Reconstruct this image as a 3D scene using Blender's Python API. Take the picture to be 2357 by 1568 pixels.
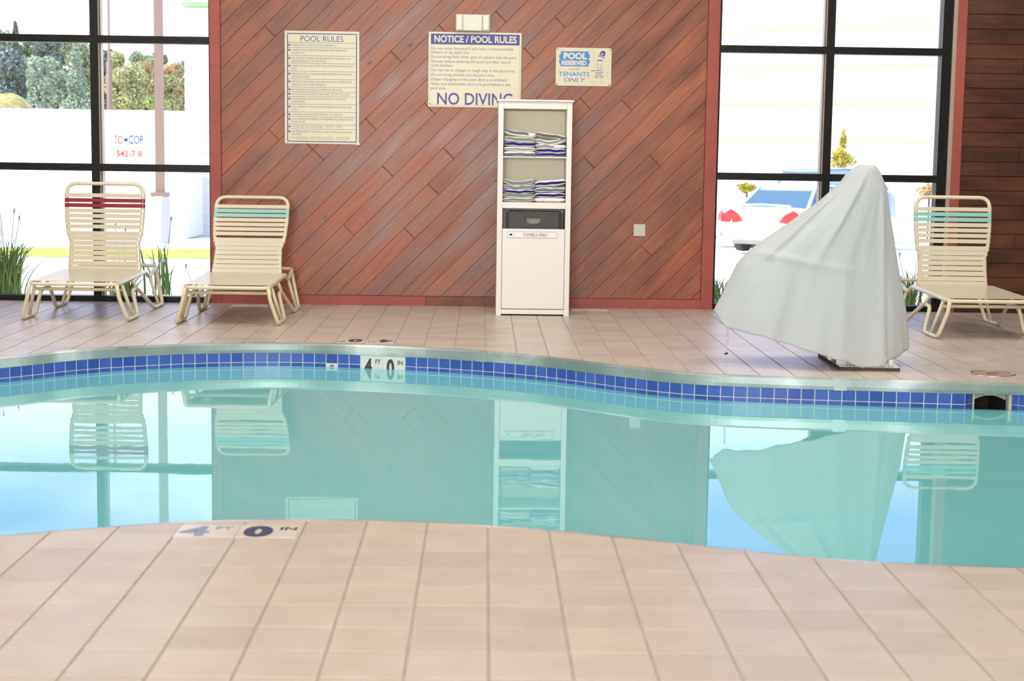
import bpy, bmesh, math, random
from mathutils import Vector, Matrix
random.seed(7)
for o in list(bpy.data.objects): bpy.data.objects.remove(o)
SC = bpy.context.scene
C = SC.collection
PI = math.pi
# ------------------------------------------------------------------ camera
F, CX, CY, H = 3680.0, 1178.5, 784.0, 1.337
pitch = math.atan(434/3680); yaw = math.atan(68/3680); roll = math.radians(0.83)
fw = Vector((math.sin(yaw)*math.cos(pitch), math.cos(yaw)*math.cos(pitch), -math.sin(pitch)))
rt = fw.cross(Vector((0, 0, 1))).normalized(); up = rt.cross(fw)
R2 = math.cos(roll)*rt+math.sin(roll)*up; U2 = -math.sin(roll)*rt+math.cos(roll)*up
cam = bpy.data.cameras.new('camera'); camo = bpy.data.objects.new('camera', cam); C.objects.link(camo)
camo.matrix_world = Matrix(((R2.x, U2.x, -fw.x, 0), (R2.y, U2.y, -fw.y, 0), (R2.z, U2.z, -fw.z, H), (0, 0, 0, 1)))
cam.sensor_width = 36; cam.lens = F/2357*36; cam.clip_end = 600
cam.dof.use_dof = True; cam.dof.focus_distance = 12.6; cam.dof.aperture_fstop = 4.5
SC.camera = camo
# ------------------------------------------------------------------ world
W = bpy.data.worlds.new('sky'); SC.world = W; W.use_nodes = True
nt = W.node_tree; nt.nodes.clear()
def N(t, **k):
    n = nt.nodes.new(t)
    for a, b in k.items(): setattr(n, a, b)
    return n
L = nt.links.new
wo = N('ShaderNodeOutputWorld'); bg = N('ShaderNodeBackground'); L(bg.outputs[0], wo.inputs[0])
tc = N('ShaderNodeTexCoord'); sx = N('ShaderNodeSeparateXYZ'); L(tc.outputs['Generated'], sx.inputs[0])
cr = N('ShaderNodeValToRGB'); L(sx.outputs[2], cr.inputs[0])
e = cr.color_ramp.elements; e[0].position = 0.0; e[0].color = (.97, .99, 1, 1); e[1].position = 1.0; e[1].color = (.16, .34, .78, 1)
x_ = e.new(.155); x_.color = (.88, .93, 1, 1); x_ = e.new(.218); x_.color = (.30, .36, .88, 1); x_ = e.new(.5); x_.color = (.25, .46, .9, 1)
nz = N('ShaderNodeTexNoise'); nz.inputs['Scale'].default_value = 3.2; nz.inputs['Detail'].default_value = 7
mp = N('ShaderNodeMapping'); mp.inputs['Scale'].default_value = (1, 1, 3); L(tc.outputs['Generated'], mp.inputs[0]); L(mp.outputs[0], nz.inputs[0])
cr2 = N('ShaderNodeValToRGB'); L(nz.outputs[0], cr2.inputs[0]); cr2.color_ramp.elements[0].position = .5; cr2.color_ramp.elements[1].position = .68
mx = N('ShaderNodeMix', data_type='RGBA'); L(cr2.outputs[0], mx.inputs[0]); L(cr.outputs[0], mx.inputs[6]); mx.inputs[7].default_value = (1, 1, 1, 1)
L(mx.outputs[2], bg.inputs[0]); bg.inputs[1].default_value = 2.3
# ------------------------------------------------------------------ sun and added fill lights
def light(name, kind, loc, energy, color=(1, 1, 1), size=1, size_y=None, target=None):
    d = bpy.data.lights.new(name, kind); d.energy = energy; d.color = color
    if kind == 'AREA':
        d.shape = 'RECTANGLE'; d.size = size; d.size_y = size_y or size
    o = bpy.data.objects.new(name, d); C.objects.link(o); o.location = loc
    if target is not None:
        o.rotation_euler = (Vector(target)-Vector(loc)).to_track_quat('-Z', 'Y').to_euler()
    return o
sun = light('sun', 'SUN', (0, 0, 30), 5.5, (1, .95, .86), target=(.70*30, .35*30, 0)); sun.data.angle = .01
for (lx, ly) in ((-4, 1.5), (0, 1.5), (4, 1.5), (-4, 6.5), (0, 6.5), (4, 6.5), (-4, 10.8), (0, 10.8), (4, 10.8)):
    light('ceiling_fill_light', 'AREA', (lx, ly, 4.7), {1.5: 18, 6.5: 38, 10.8: 82}[ly], (1, .97, .94), 1.6, 1.6, (lx, ly, 0))  # unseen ceiling lights added to brighten the interior
light('rear_fill_light', 'AREA', (-1.0, -3.7, 2.0), 760, (1, .98, .95), 2.8, 1.5, (-.9, 10, 1.6))  # unseen area light added behind the camera for frontal fill and plank sheen
SC.view_settings.view_transform = 'Standard'; SC.view_settings.look = 'None'
SC.view_settings.gamma = 1; SC.view_settings.use_curve_mapping = False
SC.view_settings.exposure = 0.0
SC.cycles.max_bounces = 10; SC.cycles.transparent_max_bounces = 16
SC.cycles.caustics_reflective = False; SC.cycles.caustics_refractive = False
SC.cycles.sample_clamp_indirect = 4
# ------------------------------------------------------------------ materials
def lin(c):
    if isinstance(c, str): c = tuple(int(c[i:i+2], 16)/255 for i in (0, 2, 4))
    return tuple(((v+.055)/1.055)**2.4 if v > .04045 else v/12.92 for v in c)+(1,)
MATS = {}
class MB:
    def __init__(s, name):
        s.m = bpy.data.materials.new(name); s.m.use_nodes = True; s.t = s.m.node_tree; s.b = s.t.nodes['Principled BSDF']; s.o = s.t.nodes['Material Output']
        MATS[name] = s.m
    def n(s, t, **k):
        q = s.t.nodes.new(t)
        for a, b in k.items(): setattr(q, a, b)
        return q
    def l(s, a, b): s.t.links.new(a, b)
    def coord(s, scale=(1, 1, 1), rot=(0, 0, 0), out='Object'):
        tc = s.n('ShaderNodeTexCoord'); mp = s.n('ShaderNodeMapping'); s.l(tc.outputs[out], mp.inputs[0])
        mp.inputs['Rotation'].default_value = rot
        if scale == (1, 1, 1): return mp.outputs[0]
        m2 = s.n('ShaderNodeMapping'); s.l(mp.outputs[0], m2.inputs[0]); m2.inputs['Scale'].default_value = scale
        return m2.outputs[0]
    def noise(s, vec, scale, detail=4, rough=.5):
        q = s.n('ShaderNodeTexNoise'); s.l(vec, q.inputs['Vector']); q.inputs['Scale'].default_value = scale
        q.inputs['Detail'].default_value = detail; q.inputs['Roughness'].default_value = rough; return q.outputs[0]
    def ramp(s, fac, stops):
        q = s.n('ShaderNodeValToRGB'); s.l(fac, q.inputs[0]); el = q.color_ramp.elements
        while len(el) < len(stops): el.new(.5)
        for i, (p, c) in enumerate(stops): el[i].position = p; el[i].color = c if len(c) == 4 else c+(1,)
        return q.outputs[0]
    def mix(s, fac, a, b, mode='MIX'):
        q = s.n('ShaderNodeMix', data_type='RGBA', blend_type=mode)
        for v, i in ((fac, 0), (a, 6), (b, 7)):
            if hasattr(v, 'links'): s.l(v, q.inputs[i])
            else: q.inputs[i].default_value = v
        return q.outputs[2]
    def bump(s, h, strength=.3, dist=.01):
        q = s.n('ShaderNodeBump'); s.l(h, q.inputs['Height']); q.inputs['Strength'].default_value = strength; q.inputs['Distance'].default_value = dist
        s.l(q.outputs[0], s.b.inputs['Normal'])
def plain(name, col, rough=.5, metal=0, spec=.5, var=0.0, scale=6, bump=0):
    m = MB(name); m.b.inputs['Roughness'].default_value = rough; m.b.inputs['Metallic'].default_value = metal
    m.b.inputs['Specular IOR Level'].default_value = spec
    c = lin(col); m.b.inputs['Base Color'].default_value = c
    if var or bump:
        nz = m.noise(m.coord(), scale, 5)
        if var:
            d = tuple(max(0, v*(1-var)) for v in c[:3])+(1,)
            u = tuple(min(1, v*(1+var*.6)) for v in c[:3])+(1,)
            m.l(m.ramp(nz, [(.3, d), (.7, u)]), m.b.inputs['Base Color'])
        if bump: m.bump(nz, bump, .01)
    return m.m
def wood(name, rotY, stops, rnd_dark=.55, rough=.42, isl=False):
    m = MB(name)
    v = m.coord((1.0, 1, 14), (0, rotY, 0))
    n1 = m.noise(v, 2.6, 8, .6); v2 = m.coord((1, 1, 3.5), (0, rotY, 0)); n2 = m.noise(v2, 1.6, 5)
    col = m.ramp(n1, stops)
    oi = m.n('ShaderNodeObjectInfo')
    tint = m.ramp(oi.outputs['Random'], [(0, lin('c9a092')), (.3, lin('ffdcc0')), (.55, lin('c4a59c')), (.8, lin('ffb98e')), (1, lin('b89488'))])
    col = m.mix(.55, col, tint, 'MULTIPLY')
    blot = m.ramp(n2, [(.36, lin('8f7470')), (.6, (1, 1, 1, 1))])
    col = m.mix(rnd_dark, col, blot, 'MULTIPLY')
    vo = m.n('ShaderNodeTexVoronoi'); m.l(m.coord((1, 1, 1.9), (0, rotY, 0)), vo.inputs['Vector']); vo.inputs['Scale'].default_value = 2.6
    sp = m.n('ShaderNodeSeparateColor'); m.l(vo.outputs['Color'], sp.inputs[0])
    kn = m.n('ShaderNodeMath', operation='MULTIPLY'); m.l(m.ramp(vo.outputs['Distance'], [(.03, (1, 1, 1)), (.09, (0, 0, 0))]), kn.inputs[0]); m.l(m.ramp(sp.outputs[0], [(.70, (0, 0, 0)), (.74, (1, 1, 1))]), kn.inputs[1])
    col = m.mix(kn.outputs[0], col, lin('5a3326'))
    m.l(col, m.b.inputs['Base Color'])
    m.b.inputs['Roughness'].default_value = rough; m.b.inputs['Specular IOR Level'].default_value = .5
    rr = m.ramp(n2, [(.3, (.28,)*3), (.7, (.46,)*3)]); m.l(rr, m.b.inputs['Roughness'])
    m.bump(n1, .25, .004)
    return m.m
M = {}
M['plank'] = wood('diagonal_wood', PI/4, [(.2, lin('88503a')), (.42, lin('9f6248')), (.6, lin('aa6e52')), (.85, lin('bc8264'))])
M['plank2'] = wood('horizontal_wood', 0, [(.2, lin('42251a')), (.5, lin('5c3524')), (.85, lin('764a34'))], .75)
M['redpaint'] = plain('red_painted_board', 'a04c41', .5, var=.14, scale=4)
M['brownboard'] = plain('worn_brown_board', '7f4a3c', .55, var=.25, scale=9)
M['backing'] = plain('backing', '3a1d14', .8)
M['plaster'] = plain('cream_wall', 'd8d0c2', .8)
M['ceiling'] = plain('ceiling_paint', 'e4ddd0', .9)
M['black'] = plain('black_frame', '0b0807', .4, spec=.3)
M['alu'] = plain('bronze_strip', 'b9a79a', .35, .4)
# glass
g = MB('window_glass'); g.t.nodes.remove(g.b)
tr = g.n('ShaderNodeBsdfTransparent'); gl = g.n('ShaderNodeBsdfGlossy'); gl.inputs['Roughness'].default_value = .02
fr = g.n('ShaderNodeFresnel'); fr.inputs[0].default_value = 1.3; ms = g.n('ShaderNodeMixShader')
g.l(fr.outputs[0], ms.inputs[0]); g.l(tr.outputs[0], ms.inputs[1]); g.l(gl.outputs[0], ms.inputs[2]); g.l(ms.outputs[0], g.o.inputs[0]); M['glass'] = g.m
# water: mirror-like surface over clear tinted water
g = MB('pool_water'); g.t.nodes.remove(g.b)
tr = g.n('ShaderNodeBsdfTransparent'); tr.inputs[0].default_value = (.80, .97, .98, 1)
gl = g.n('ShaderNodeBsdfGlossy'); gl.inputs['Roughness'].default_value = .012; gl.inputs[0].default_value = (.94, 1, 1, 1)
fr = g.n('ShaderNodeFresnel'); fr.inputs[0].default_value = 1.38; ms = g.n('ShaderNodeMixShader')
bp = g.n('ShaderNodeBump'); bp.inputs['Strength'].default_value = .022; bp.inputs['Distance'].default_value = .01
nzz = g.noise(g.coord((1, 1.6, 1)), 3.0, 3); g.l(nzz, bp.inputs['Height']); g.l(bp.outputs[0], gl.inputs['Normal'])
df = g.n('ShaderNodeBsdfDiffuse'); df.inputs[0].default_value = (.27, .79, .83, 1); m2 = g.n('ShaderNodeMixShader'); m2.inputs[0].default_value = .7
g.l(tr.outputs[0], m2.inputs[1]); g.l(df.outputs[0], m2.inputs[2])
g.l(fr.outputs[0], ms.inputs[0]); g.l(m2.outputs[0], ms.inputs[1]); g.l(gl.outputs[0], ms.inputs[2]); g.l(ms.outputs[0], g.o.inputs[0]); M['water'] = g.m
def tilemat(name, base, island=False):
    m = MB(name)
    if island:
        gi = m.n('ShaderNodeNewGeometry'); r = gi.outputs['Random Per Island']
    else:
        r = m.n('ShaderNodeObjectInfo').outputs['Random']
    a = lin(base)
    def sh(k, g_=1, b_=1): return (min(1, a[0]*k), min(1, a[1]*k*g_), min(1, a[2]*k*b_), 1)
    col = m.ramp(r, [(0, sh(.90, .98, .96)), (.35, sh(1.0)), (.7, sh(1.05, .99, .97)), (1, sh(.95, 1.02, 1.04))])
    nz = m.noise(m.coord((1, 1, 1), out='Object'), 9, 5)
    geo = m.n('ShaderNodeNewGeometry'); nz = m.noise(geo.outputs['Position'], 5.5, 6)
    bl = m.ramp(nz, [(.3, (.86, .84, .82, 1)), (.65, (1, 1, 1, 1))])
    m.l(m.mix(.8, col, bl, 'MULTIPLY'), m.b.inputs['Base Color'])
    m.b.inputs['Roughness'].default_value = .36
    m.bump(m.noise(geo.outputs['Position'], 60, 3), .05, .003)
    return m.m
M['tile'] = tilemat('deck_tile', 'c9bbb0'); M['tile_i'] = tilemat('deck_tile_joined', 'c9bbb0', True)
M['grout'] = plain('deck_grout', 'b3aa9d', .9, var=.15, scale=12)
M['marktile'] = plain('pale_marker_tile', 'd3cbc3', .3, var=.05)
M['navy'] = plain('navy_print', '232a52', .5)
M['darkprint'] = plain('dark_grey_print', '3c3a40', .5)
M['worn'] = plain('worn_blue_print', '8f94b4', .6)
m = MB('blue_tile'); r = m.n('ShaderNodeObjectInfo').outputs['Random']
m.l(m.ramp(r, [(0, lin('3553a6')), (.5, lin('4262b6')), (1, lin('4c6cbe'))]), m.b.inputs['Base Color']); m.b.inputs['Roughness'].default_value = .28; m.b.inputs['Specular IOR Level'].default_value = .3; M['blue'] = m.m
M['poolgrout'] = plain('pool_grout', 'e4e2da', .8)
M['whitetile'] = plain('white_tile', 'e6e6e2', .15)
m = MB('steel_coping'); geo = m.n('ShaderNodeNewGeometry')
nz = m.noise(geo.outputs['Position'], 1.7, 3); nf = m.noise(geo.outputs['Position'], 90, 2)
c1 = m.ramp(nz, [(.38, lin('9aa5a1')), (.56, lin('b9c1bf')), (.66, lin('f2f3f3'))]); c2 = m.ramp(nf, [(.3, (.78,)*3), (.7, (1,)*3)])  # broad pale patches put bright reflections into the steel's base colour
m.l(m.mix(.6, c1, c2, 'MULTIPLY'), m.b.inputs['Base Color']); m.b.inputs['Metallic'].default_value = .55; m.b.inputs['Roughness'].default_value = .36
m.bump(nf, .12, .004); M['steel'] = m.m
M['shell'] = plain('pool_plaster', '86e2e6', .8, var=.03, scale=.8)
M['cream'] = plain('cream_frame', 'e0d6b8', .32)
M['strap'] = plain('cream_vinyl', 'd5ccb6', .22)
M['teal'] = plain('teal_vinyl', '90c8c0', .3)
M['red'] = plain('burgundy_vinyl', '8c1426', .3)
M['cab'] = plain('white_laminate', 'e6e2dd', .38)
M['cabin'] = plain('cream_laminate', 'f3ead2', .5)
M['gap'] = plain('dark_gap', '4a4a4c', .7)
M['bin'] = plain('dark_grey_plastic', '3a3a3b', .45, var=.25, scale=14)
M['towel'] = plain('white_terry', 'eeeae6', .95, spec=.1, var=.05, scale=60, bump=.3)
M['t_gray'] = plain('grey_stripe', '84898a', .95, spec=.1)
M['t_dark'] = plain('dark_grey_stripe', '686b6c', .95, spec=.1)
M['t_blue'] = plain('blue_stripe', '2b2a7e', .95, spec=.1)
M['t_steel'] = plain('steel_blue_stripe', '6b7f92', .95, spec=.1)
m = MB('cover_cloth'); m.b.inputs['Base Color'].default_value = lin('c4c8cb'); m.b.inputs['Roughness'].default_value = .75
m.bump(m.noise(m.coord((1, 1, 5)), 14, 5), .18, .01); M['cloth'] = m.m
M['sign'] = plain('cream_sign', 'dad1b4', .35)
M['s_blue'] = plain('blue_ink', '2b3c94', .4)
M['s_band'] = plain('royal_blue_ink', '2d3290', .4)
M['s_grey'] = plain('grey_blue_ink', '66749a', .5)
M['s_sky'] = plain('sky_blue_ink', '2f82d0', .4)
M['s_thin'] = plain('pale_grey_ink', 'a9aba2', .5)
M['s_hand'] = plain('faded_handwriting', '96907a', .6)
M['screw'] = plain('screw', '4b463e', .4, .6)
M['whitep'] = plain('white_plastic', 'e4dfd2', .4)
m = MB('clear_lens'); m.b.inputs['Base Color'].default_value = lin('e8e2d0'); m.b.inputs['Roughness'].default_value = .12; m.b.inputs['Specular IOR Level'].default_value = .9; M['lens'] = m.m
M['plate'] = plain('grey_cover_plate', 'b7b4ab', .35, .3)
M['chrome'] = plain('polished_steel', 'c9c2b8', .2, .9)
M['darkbrown'] = plain('dark_rubber', '4a3f38', .7)
# outdoors
M['pave'] = plain('pale_concrete', 'e6e2da', .9, var=.03, scale=.4)
M['lawn'] = plain('dry_lawn', 'b9b94a', .95, var=.25, scale=1.5)
M['mound'] = plain('yellow_grass', 'b9ab6c', .95, var=.5, scale=3)
M['outwhite'] = plain('white_siding', 'ece8e0', .7)
M['seam'] = plain('tan_seam', 'd9d0a6', .8)  # shade of the gaps between wall panels put into the colour
M['green'] = plain('green_gutter', '9cc58a', .6)
M['post'] = plain('brown_pole', '9a7f6c', .6)
M['concrete'] = plain('concrete_pedestal', 'cfc8bd', .9)
M['bark'] = plain('bark', '6b5a4a', .9)
def leafmat(name, a, b):
    m = MB(name); gi = m.n('ShaderNodeNewGeometry')
    m.l(m.ramp(gi.outputs['Random Per Island'], [(0, lin(a)), (1, lin(b))]), m.b.inputs['Base Color']); m.b.inputs['Roughness'].default_value = .8
    m.b.inputs['Specular IOR Level'].default_value = .15
    return m.m
LEAF = {'dark': leafmat('dark_needles', '72807c', '98a59c'), 'pale': leafmat('pale_needles', '98ab96', 'c8d4b4'),  # tree tones paled, flare haze put into the leaf colour
        'yellow': leafmat('yellow_leaves', 'b2b682', 'dcd6a0'), 'orange': leafmat('orange_leaves', 'c9a878', 'e8caa0'),
        'olive': leafmat('olive_leaves', '94a07e', 'bac29c'), 'bright': leafmat('bright_leaves', '9db06a', 'c2d088'),
        'gold': leafmat('golden_leaves', 'a89838', 'd2c454'), 'grass': leafmat('lily_blades', '5f8a3c', 'a9c070'),
        'grassdry': leafmat('dry_stalks', '9a7a4a', 'c09a68')}
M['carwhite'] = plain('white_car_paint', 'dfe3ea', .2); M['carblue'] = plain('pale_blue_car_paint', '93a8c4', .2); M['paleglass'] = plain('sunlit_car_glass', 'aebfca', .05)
M['carglass'] = plain('car_glass', '56707e', .05); M['taillight'] = plain('taillight_red', 'd83a34', .2); M['tyre'] = plain('tyre', '57524c', .8)
M['bumper'] = plain('grey_bumper', '9a948a', .5)
# ------------------------------------------------------------------ mesh helpers
def mesh(name, verts, faces, mats, parent=None, smooth=False, midx=None):
    me = bpy.data.meshes.new(name); me.from_pydata([tuple(v) for v in verts], [], faces); me.update()
    if not isinstance(mats, (list, tuple)): mats = [mats]
    for q in mats: me.materials.append(q)
    if midx: me.polygons.foreach_set('material_index', midx)
    bm = bmesh.new(); bm.from_mesh(me); bmesh.ops.recalc_face_normals(bm, faces=bm.faces); bm.to_mesh(me); bm.free()
    if smooth: me.polygons.foreach_set('use_smooth', [True]*len(me.polygons))
    o = bpy.data.objects.new(name, me); C.objects.link(o)
    if parent: o.parent = parent
    return o
class G:
    """collects solids into one mesh"""
    def __init__(s): s.v = []; s.f = []
    def box(s, x0, x1, y0, y1, z0, z1):
        b = len(s.v); s.v += [(x, y, z) for z in (z0, z1) for y in (y0, y1) for x in (x0, x1)]
        s.f += [tuple(b+i for i in q) for q in ((0, 2, 3, 1), (4, 5, 7, 6), (0, 1, 5, 4), (2, 6, 7, 3), (0, 4, 6, 2), (1, 3, 7, 5))]; return s
    def prism(s, poly, a0, a1, axis='z', inset=0, fn=None):
        """poly of 2D points extruded along axis from a0 to a1 (a1 = visible face, inset = chamfer)"""
        n = len(poly); b = len(s.v)
        cx = sum(p[0] for p in poly)/n; cy = sum(p[1] for p in poly)/n
        def P(u, v, w): return (u, v, w) if axis == 'z' else ((u, w, v) if axis == 'y' else (w, u, v))
        rings = [(poly, a0)]
        if inset:
            d = inset if a1 > a0 else -inset
            ip = [(p[0]-math.copysign(min(inset, abs(p[0]-cx)*.4), p[0]-cx), p[1]-math.copysign(min(inset, abs(p[1]-cy)*.4), p[1]-cy)) for p in poly]
            rings += [(poly, a1-d), (ip, a1)]
        else: rings.append((poly, a1))
        for pl, w in rings: s.v += [P(p[0], p[1], w) for p in pl]
        for r in range(len(rings)-1):
            for i in range(n):
                j = (i+1) % n; s.f.append((b+r*n+i, b+r*n+j, b+(r+1)*n+j, b+(r+1)*n+i))
        s.f.append(tuple(b+i for i in range(n))); s.f.append(tuple(b+(len(rings)-1)*n+i for i in range(n))); return s
    def tube(s, pts, r, seg=8, closed=False, caps=True):
        pts = [Vector(p) for p in pts]; n = len(pts); b = len(s.v); prev = None
        for i, p in enumerate(pts):
            if closed: t = (pts[(i+1) % n]-pts[i-1])
            else: t = pts[min(i+1, n-1)]-pts[max(i-1, 0)]
            t.normalize()
            if prev is None:
                a = Vector((0, 0, 1)) if abs(t.z) < .9 else Vector((1, 0, 0)); u = t.cross(a).normalized()
            else: u = (prev-t*prev.dot(t)).normalized()
            prev = u; w = t.cross(u)
            rr = r[i] if isinstance(r, (list, tuple)) else r
            s.v += [tuple(p+rr*(math.cos(2*PI*k/seg)*u+math.sin(2*PI*k/seg)*w)) for k in range(seg)]
        m_ = n if closed else n-1
        for i in range(m_):
            j = (i+1) % n
            for k in range(seg): s.f.append((b+i*seg+k, b+i*seg+(k+1) % seg, b+j*seg+(k+1) % seg, b+j*seg+k))
        if not closed and caps: s.f.append(tuple(b+k for k in range(seg))); s.f.append(tuple(b+(n-1)*seg+k for k in range(seg)))
        return s
    def lathe(s, prof, seg=20, c=(0, 0, 0)):
        b = len(s.v); n = len(prof)
        for r, z in prof: s.v += [(c[0]+r*math.cos(2*PI*k/seg), c[1]+r*math.sin(2*PI*k/seg), c[2]+z) for k in range(seg)]
        for i in range(n-1):
            for k in range(seg): s.f.append((b+i*seg+k, b+i*seg+(k+1) % seg, b+(i+1)*seg+(k+1) % seg, b+(i+1)*seg+k))
        s.f.append(tuple(b+k for k in range(seg))); s.f.append(tuple(b+(n-1)*seg+k for k in range(seg))); return s
    def obj(s, name, mat, parent=None, smooth=False): return mesh(name, s.v, s.f, mat, parent, smooth)
def rbox(x0, x1, y0, y1, z0, z1, name, mat, parent=None, bev=.003):
    o = G().box(x0, x1, y0, y1, z0, z1).obj(name, mat, parent)
    bm = bmesh.new(); bm.from_mesh(o.data); bmesh.ops.bevel(bm, geom=list(bm.edges), offset=bev, segments=2, affect='EDGES', profile=.6); bm.to_mesh(o.data); bm.free(); return o
def tag(o, label=None, cat=None, group=None, kind=None):
    if label: o['label'] = label
    if cat: o['category'] = cat
    if group: o['group'] = group
    if kind: o['kind'] = kind
    return o
def empty(name, loc, label, cat, group=None):
    o = bpy.data.objects.new(name, None); C.objects.link(o); o.location = loc; o.empty_display_size = .1
    return tag(o, label, cat, group)
def dup_tree(o, parent=None):
    c = o.copy(); C.objects.link(c)
    if parent: c.parent = parent
    for ch in list(o.children): dup_tree(ch, c)
    return c
def rounded(path, r=.04, n=5, closed=False):
    """round the corners of a polyline"""
    P = [Vector(p) for p in path]; out = []; m_ = len(P)
    for i, p in enumerate(P):
        if not closed and i in (0, m_-1): out.append(p); continue
        a = P[i-1]; c = P[(i+1) % m_]; d1 = (a-p); d2 = (c-p); k = min(r, d1.length*.45, d2.length*.45)
        s_ = p+d1.normalized()*k; e_ = p+d2.normalized()*k
        for j in range(n+1):
            t = j/n; out.append((1-t)**2*s_+2*t*(1-t)*p+t*t*e_)
    return out
def text_geo(body, offset=0.0):
    cu = bpy.data.curves.new('t', 'FONT'); cu.body = body; cu.size = 1; cu.offset = offset; cu.resolution_u = 3
    o = bpy.data.objects.new('t', cu); C.objects.link(o)
    dg = bpy.context.evaluated_depsgraph_get(); me = bpy.data.meshes.new_from_object(o.evaluated_get(dg))
    v = [(q.co.x, q.co.y) for q in me.vertices]; f = [tuple(p.vertices) for p in me.polygons]
    bpy.data.objects.remove(o); bpy.data.curves.remove(cu); bpy.data.meshes.remove(me); return v, f
class Txt:
    """flat printed lettering on a surface; map(u,v)->3D"""
    def __init__(s): s.v = []; s.f = []
    def add(s, body, x0, x1, yb, yt, offset=0.0, shear=0.0):
        v, f = text_geo(body, offset)
        if not v: return s
        a = min(p[0] for p in v); b = max(p[0] for p in v)
        lo, hi = 0.0, .70     # baseline and cap height of the built-in font
        if shear: pass
        B = len(s.v)
        for p in v:
            u = x0+(p[0]-a)/(b-a)*(x1-x0); w = yb+(p[1]-lo)/(hi-lo)*(yt-yb)
            s.v.append((u+shear*(w-yb), w))
        s.f += [tuple(B+i for i in q) for q in f]; return s
    def poly(s, pts):
        B = len(s.v); s.v += list(pts); s.f.append(tuple(range(B, B+len(pts)))); return s
    def line(s, pts, w):
        for (a, b) in zip(pts[:-1], pts[1:]):
            d = Vector((b[0]-a[0], b[1]-a[1])); 
            if d.length == 0: continue
            n = Vector((-d.y, d.x)).normalized()*w/2
            s.poly([(a[0]-n.x, a[1]-n.y), (b[0]-n.x, b[1]-n.y), (b[0]+n.x, b[1]+n.y), (a[0]+n.x, a[1]+n.y)])
        return s
    def rect(s, x0, x1, y0, y1): return s.poly([(x0, y0), (x1, y0), (x1, y1), (x0, y1)])
    def obj(s, name, mp, mat, parent=None):
        me = bpy.data.meshes.new(name); me.from_pydata([mp(*p) for p in s.v], [], s.f); me.update(); me.materials.append(mat)
        o = bpy.data.objects.new(name, me); C.objects.link(o); 
        if parent: o.parent = parent
        return o
def circ(cx, cy, r, n=14, ry=None): return [(cx+r*math.cos(2*PI*k/n), cy+(ry or r)*math.sin(2*PI*k/n)) for k in range(n)]
def clip(poly, inside, inter):
    out = []
    for i, p in enumerate(poly):
        q = poly[i-1]
        if inside(p):
            if not inside(q): out.append(inter(q, p))
            out.append(p)
        elif inside(q): out.append(inter(q, p))
    return out
def cliprect(poly, x0, x1, y0, y1):
    def ix(a, b, X): t = (X-a[0])/(b[0]-a[0]); return (X, a[1]+t*(b[1]-a[1]))
    def iy(a, b, Y): t = (Y-a[1])/(b[1]-a[1]); return (a[0]+t*(b[0]-a[0]), Y)
    for f_, g_ in ((lambda p: p[0] >= x0, lambda a, b: ix(a, b, x0)), (lambda p: p[0] <= x1, lambda a, b: ix(a, b, x1)),
                   (lambda p: p[1] >= y0, lambda a, b: iy(a, b, y0)), (lambda p: p[1] <= y1, lambda a, b: iy(a, b, y1))):
        if len(poly) < 3: return []
        poly = clip(poly, f_, g_)
    return poly if len(poly) >= 3 else []
# ------------------------------------------------------------------ pool outline
FAR = [(-5.5, 6.6), (-5.3, 7.5), (-4.7, 8.5), (-4.0, 9.25), (-3.5, 9.75), (-3.06, 10.1), (-2.62, 10.57), (-2.11, 10.87), (-1.7, 11.0), (-1.3, 11.04), (-.93, 10.99), (-.42, 10.87), (.02, 10.70),
       (.45, 10.44), (.8, 10.12), (1.1, 9.87), (1.4, 9.72), (1.83, 9.63), (2.4, 9.55), (3.25, 9.45), (4.2, 9.35), (5.2, 8.9), (5.9, 8.0), (6.2, 7.0)]
NEAR = [(-5.5, 6.6), (-5.3, 5.8), (-4.4, 4.95), (-3.2, 4.75), (-2.4, 5.05), (-1.65, 5.42), (-1.25, 5.59), (-.95, 5.675), (-.6, 5.71), (-.25, 5.695), (.03, 5.64), (.25, 5.58), (.47, 5.5), (.8, 5.36),
        (1.12, 5.235), (1.35, 5.175), (1.7, 5.13), (2.2, 5.11), (3.2, 5.15), (4.4, 5.35), (5.4, 5.85), (6.0, 6.4), (6.2, 7.0)]
def interp(T):
    n = len(T); m_ = []
    for i in range(n):
        a = T[max(i-1, 0)]; b = T[min(i+1, n-1)]; m_.append((b[1]-a[1])/(b[0]-a[0]))
    def f(x):
        if x <= T[0][0]: return T[0][1]
        if x >= T[-1][0]: return T[-1][1]
        i = 0
        while T[i+1][0] < x: i += 1
        h = T[i+1][0]-T[i][0]; t = (x-T[i][0])/h
        return (2*t**3-3*t*t+1)*T[i][1]+(t**3-2*t*t+t)*h*m_[i]+(-2*t**3+3*t*t)*T[i+1][1]+(t**3-t*t)*h*m_[i+1]
    return f
gfar = interp(FAR); gnear = interp(NEAR)
PX0, PX1 = -5.5, 6.2; RX0, RX1, RY0, RY1, RZ = -7.4, 8.0, -4.2, 13.85, 5.0; WZ = -.163
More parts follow.
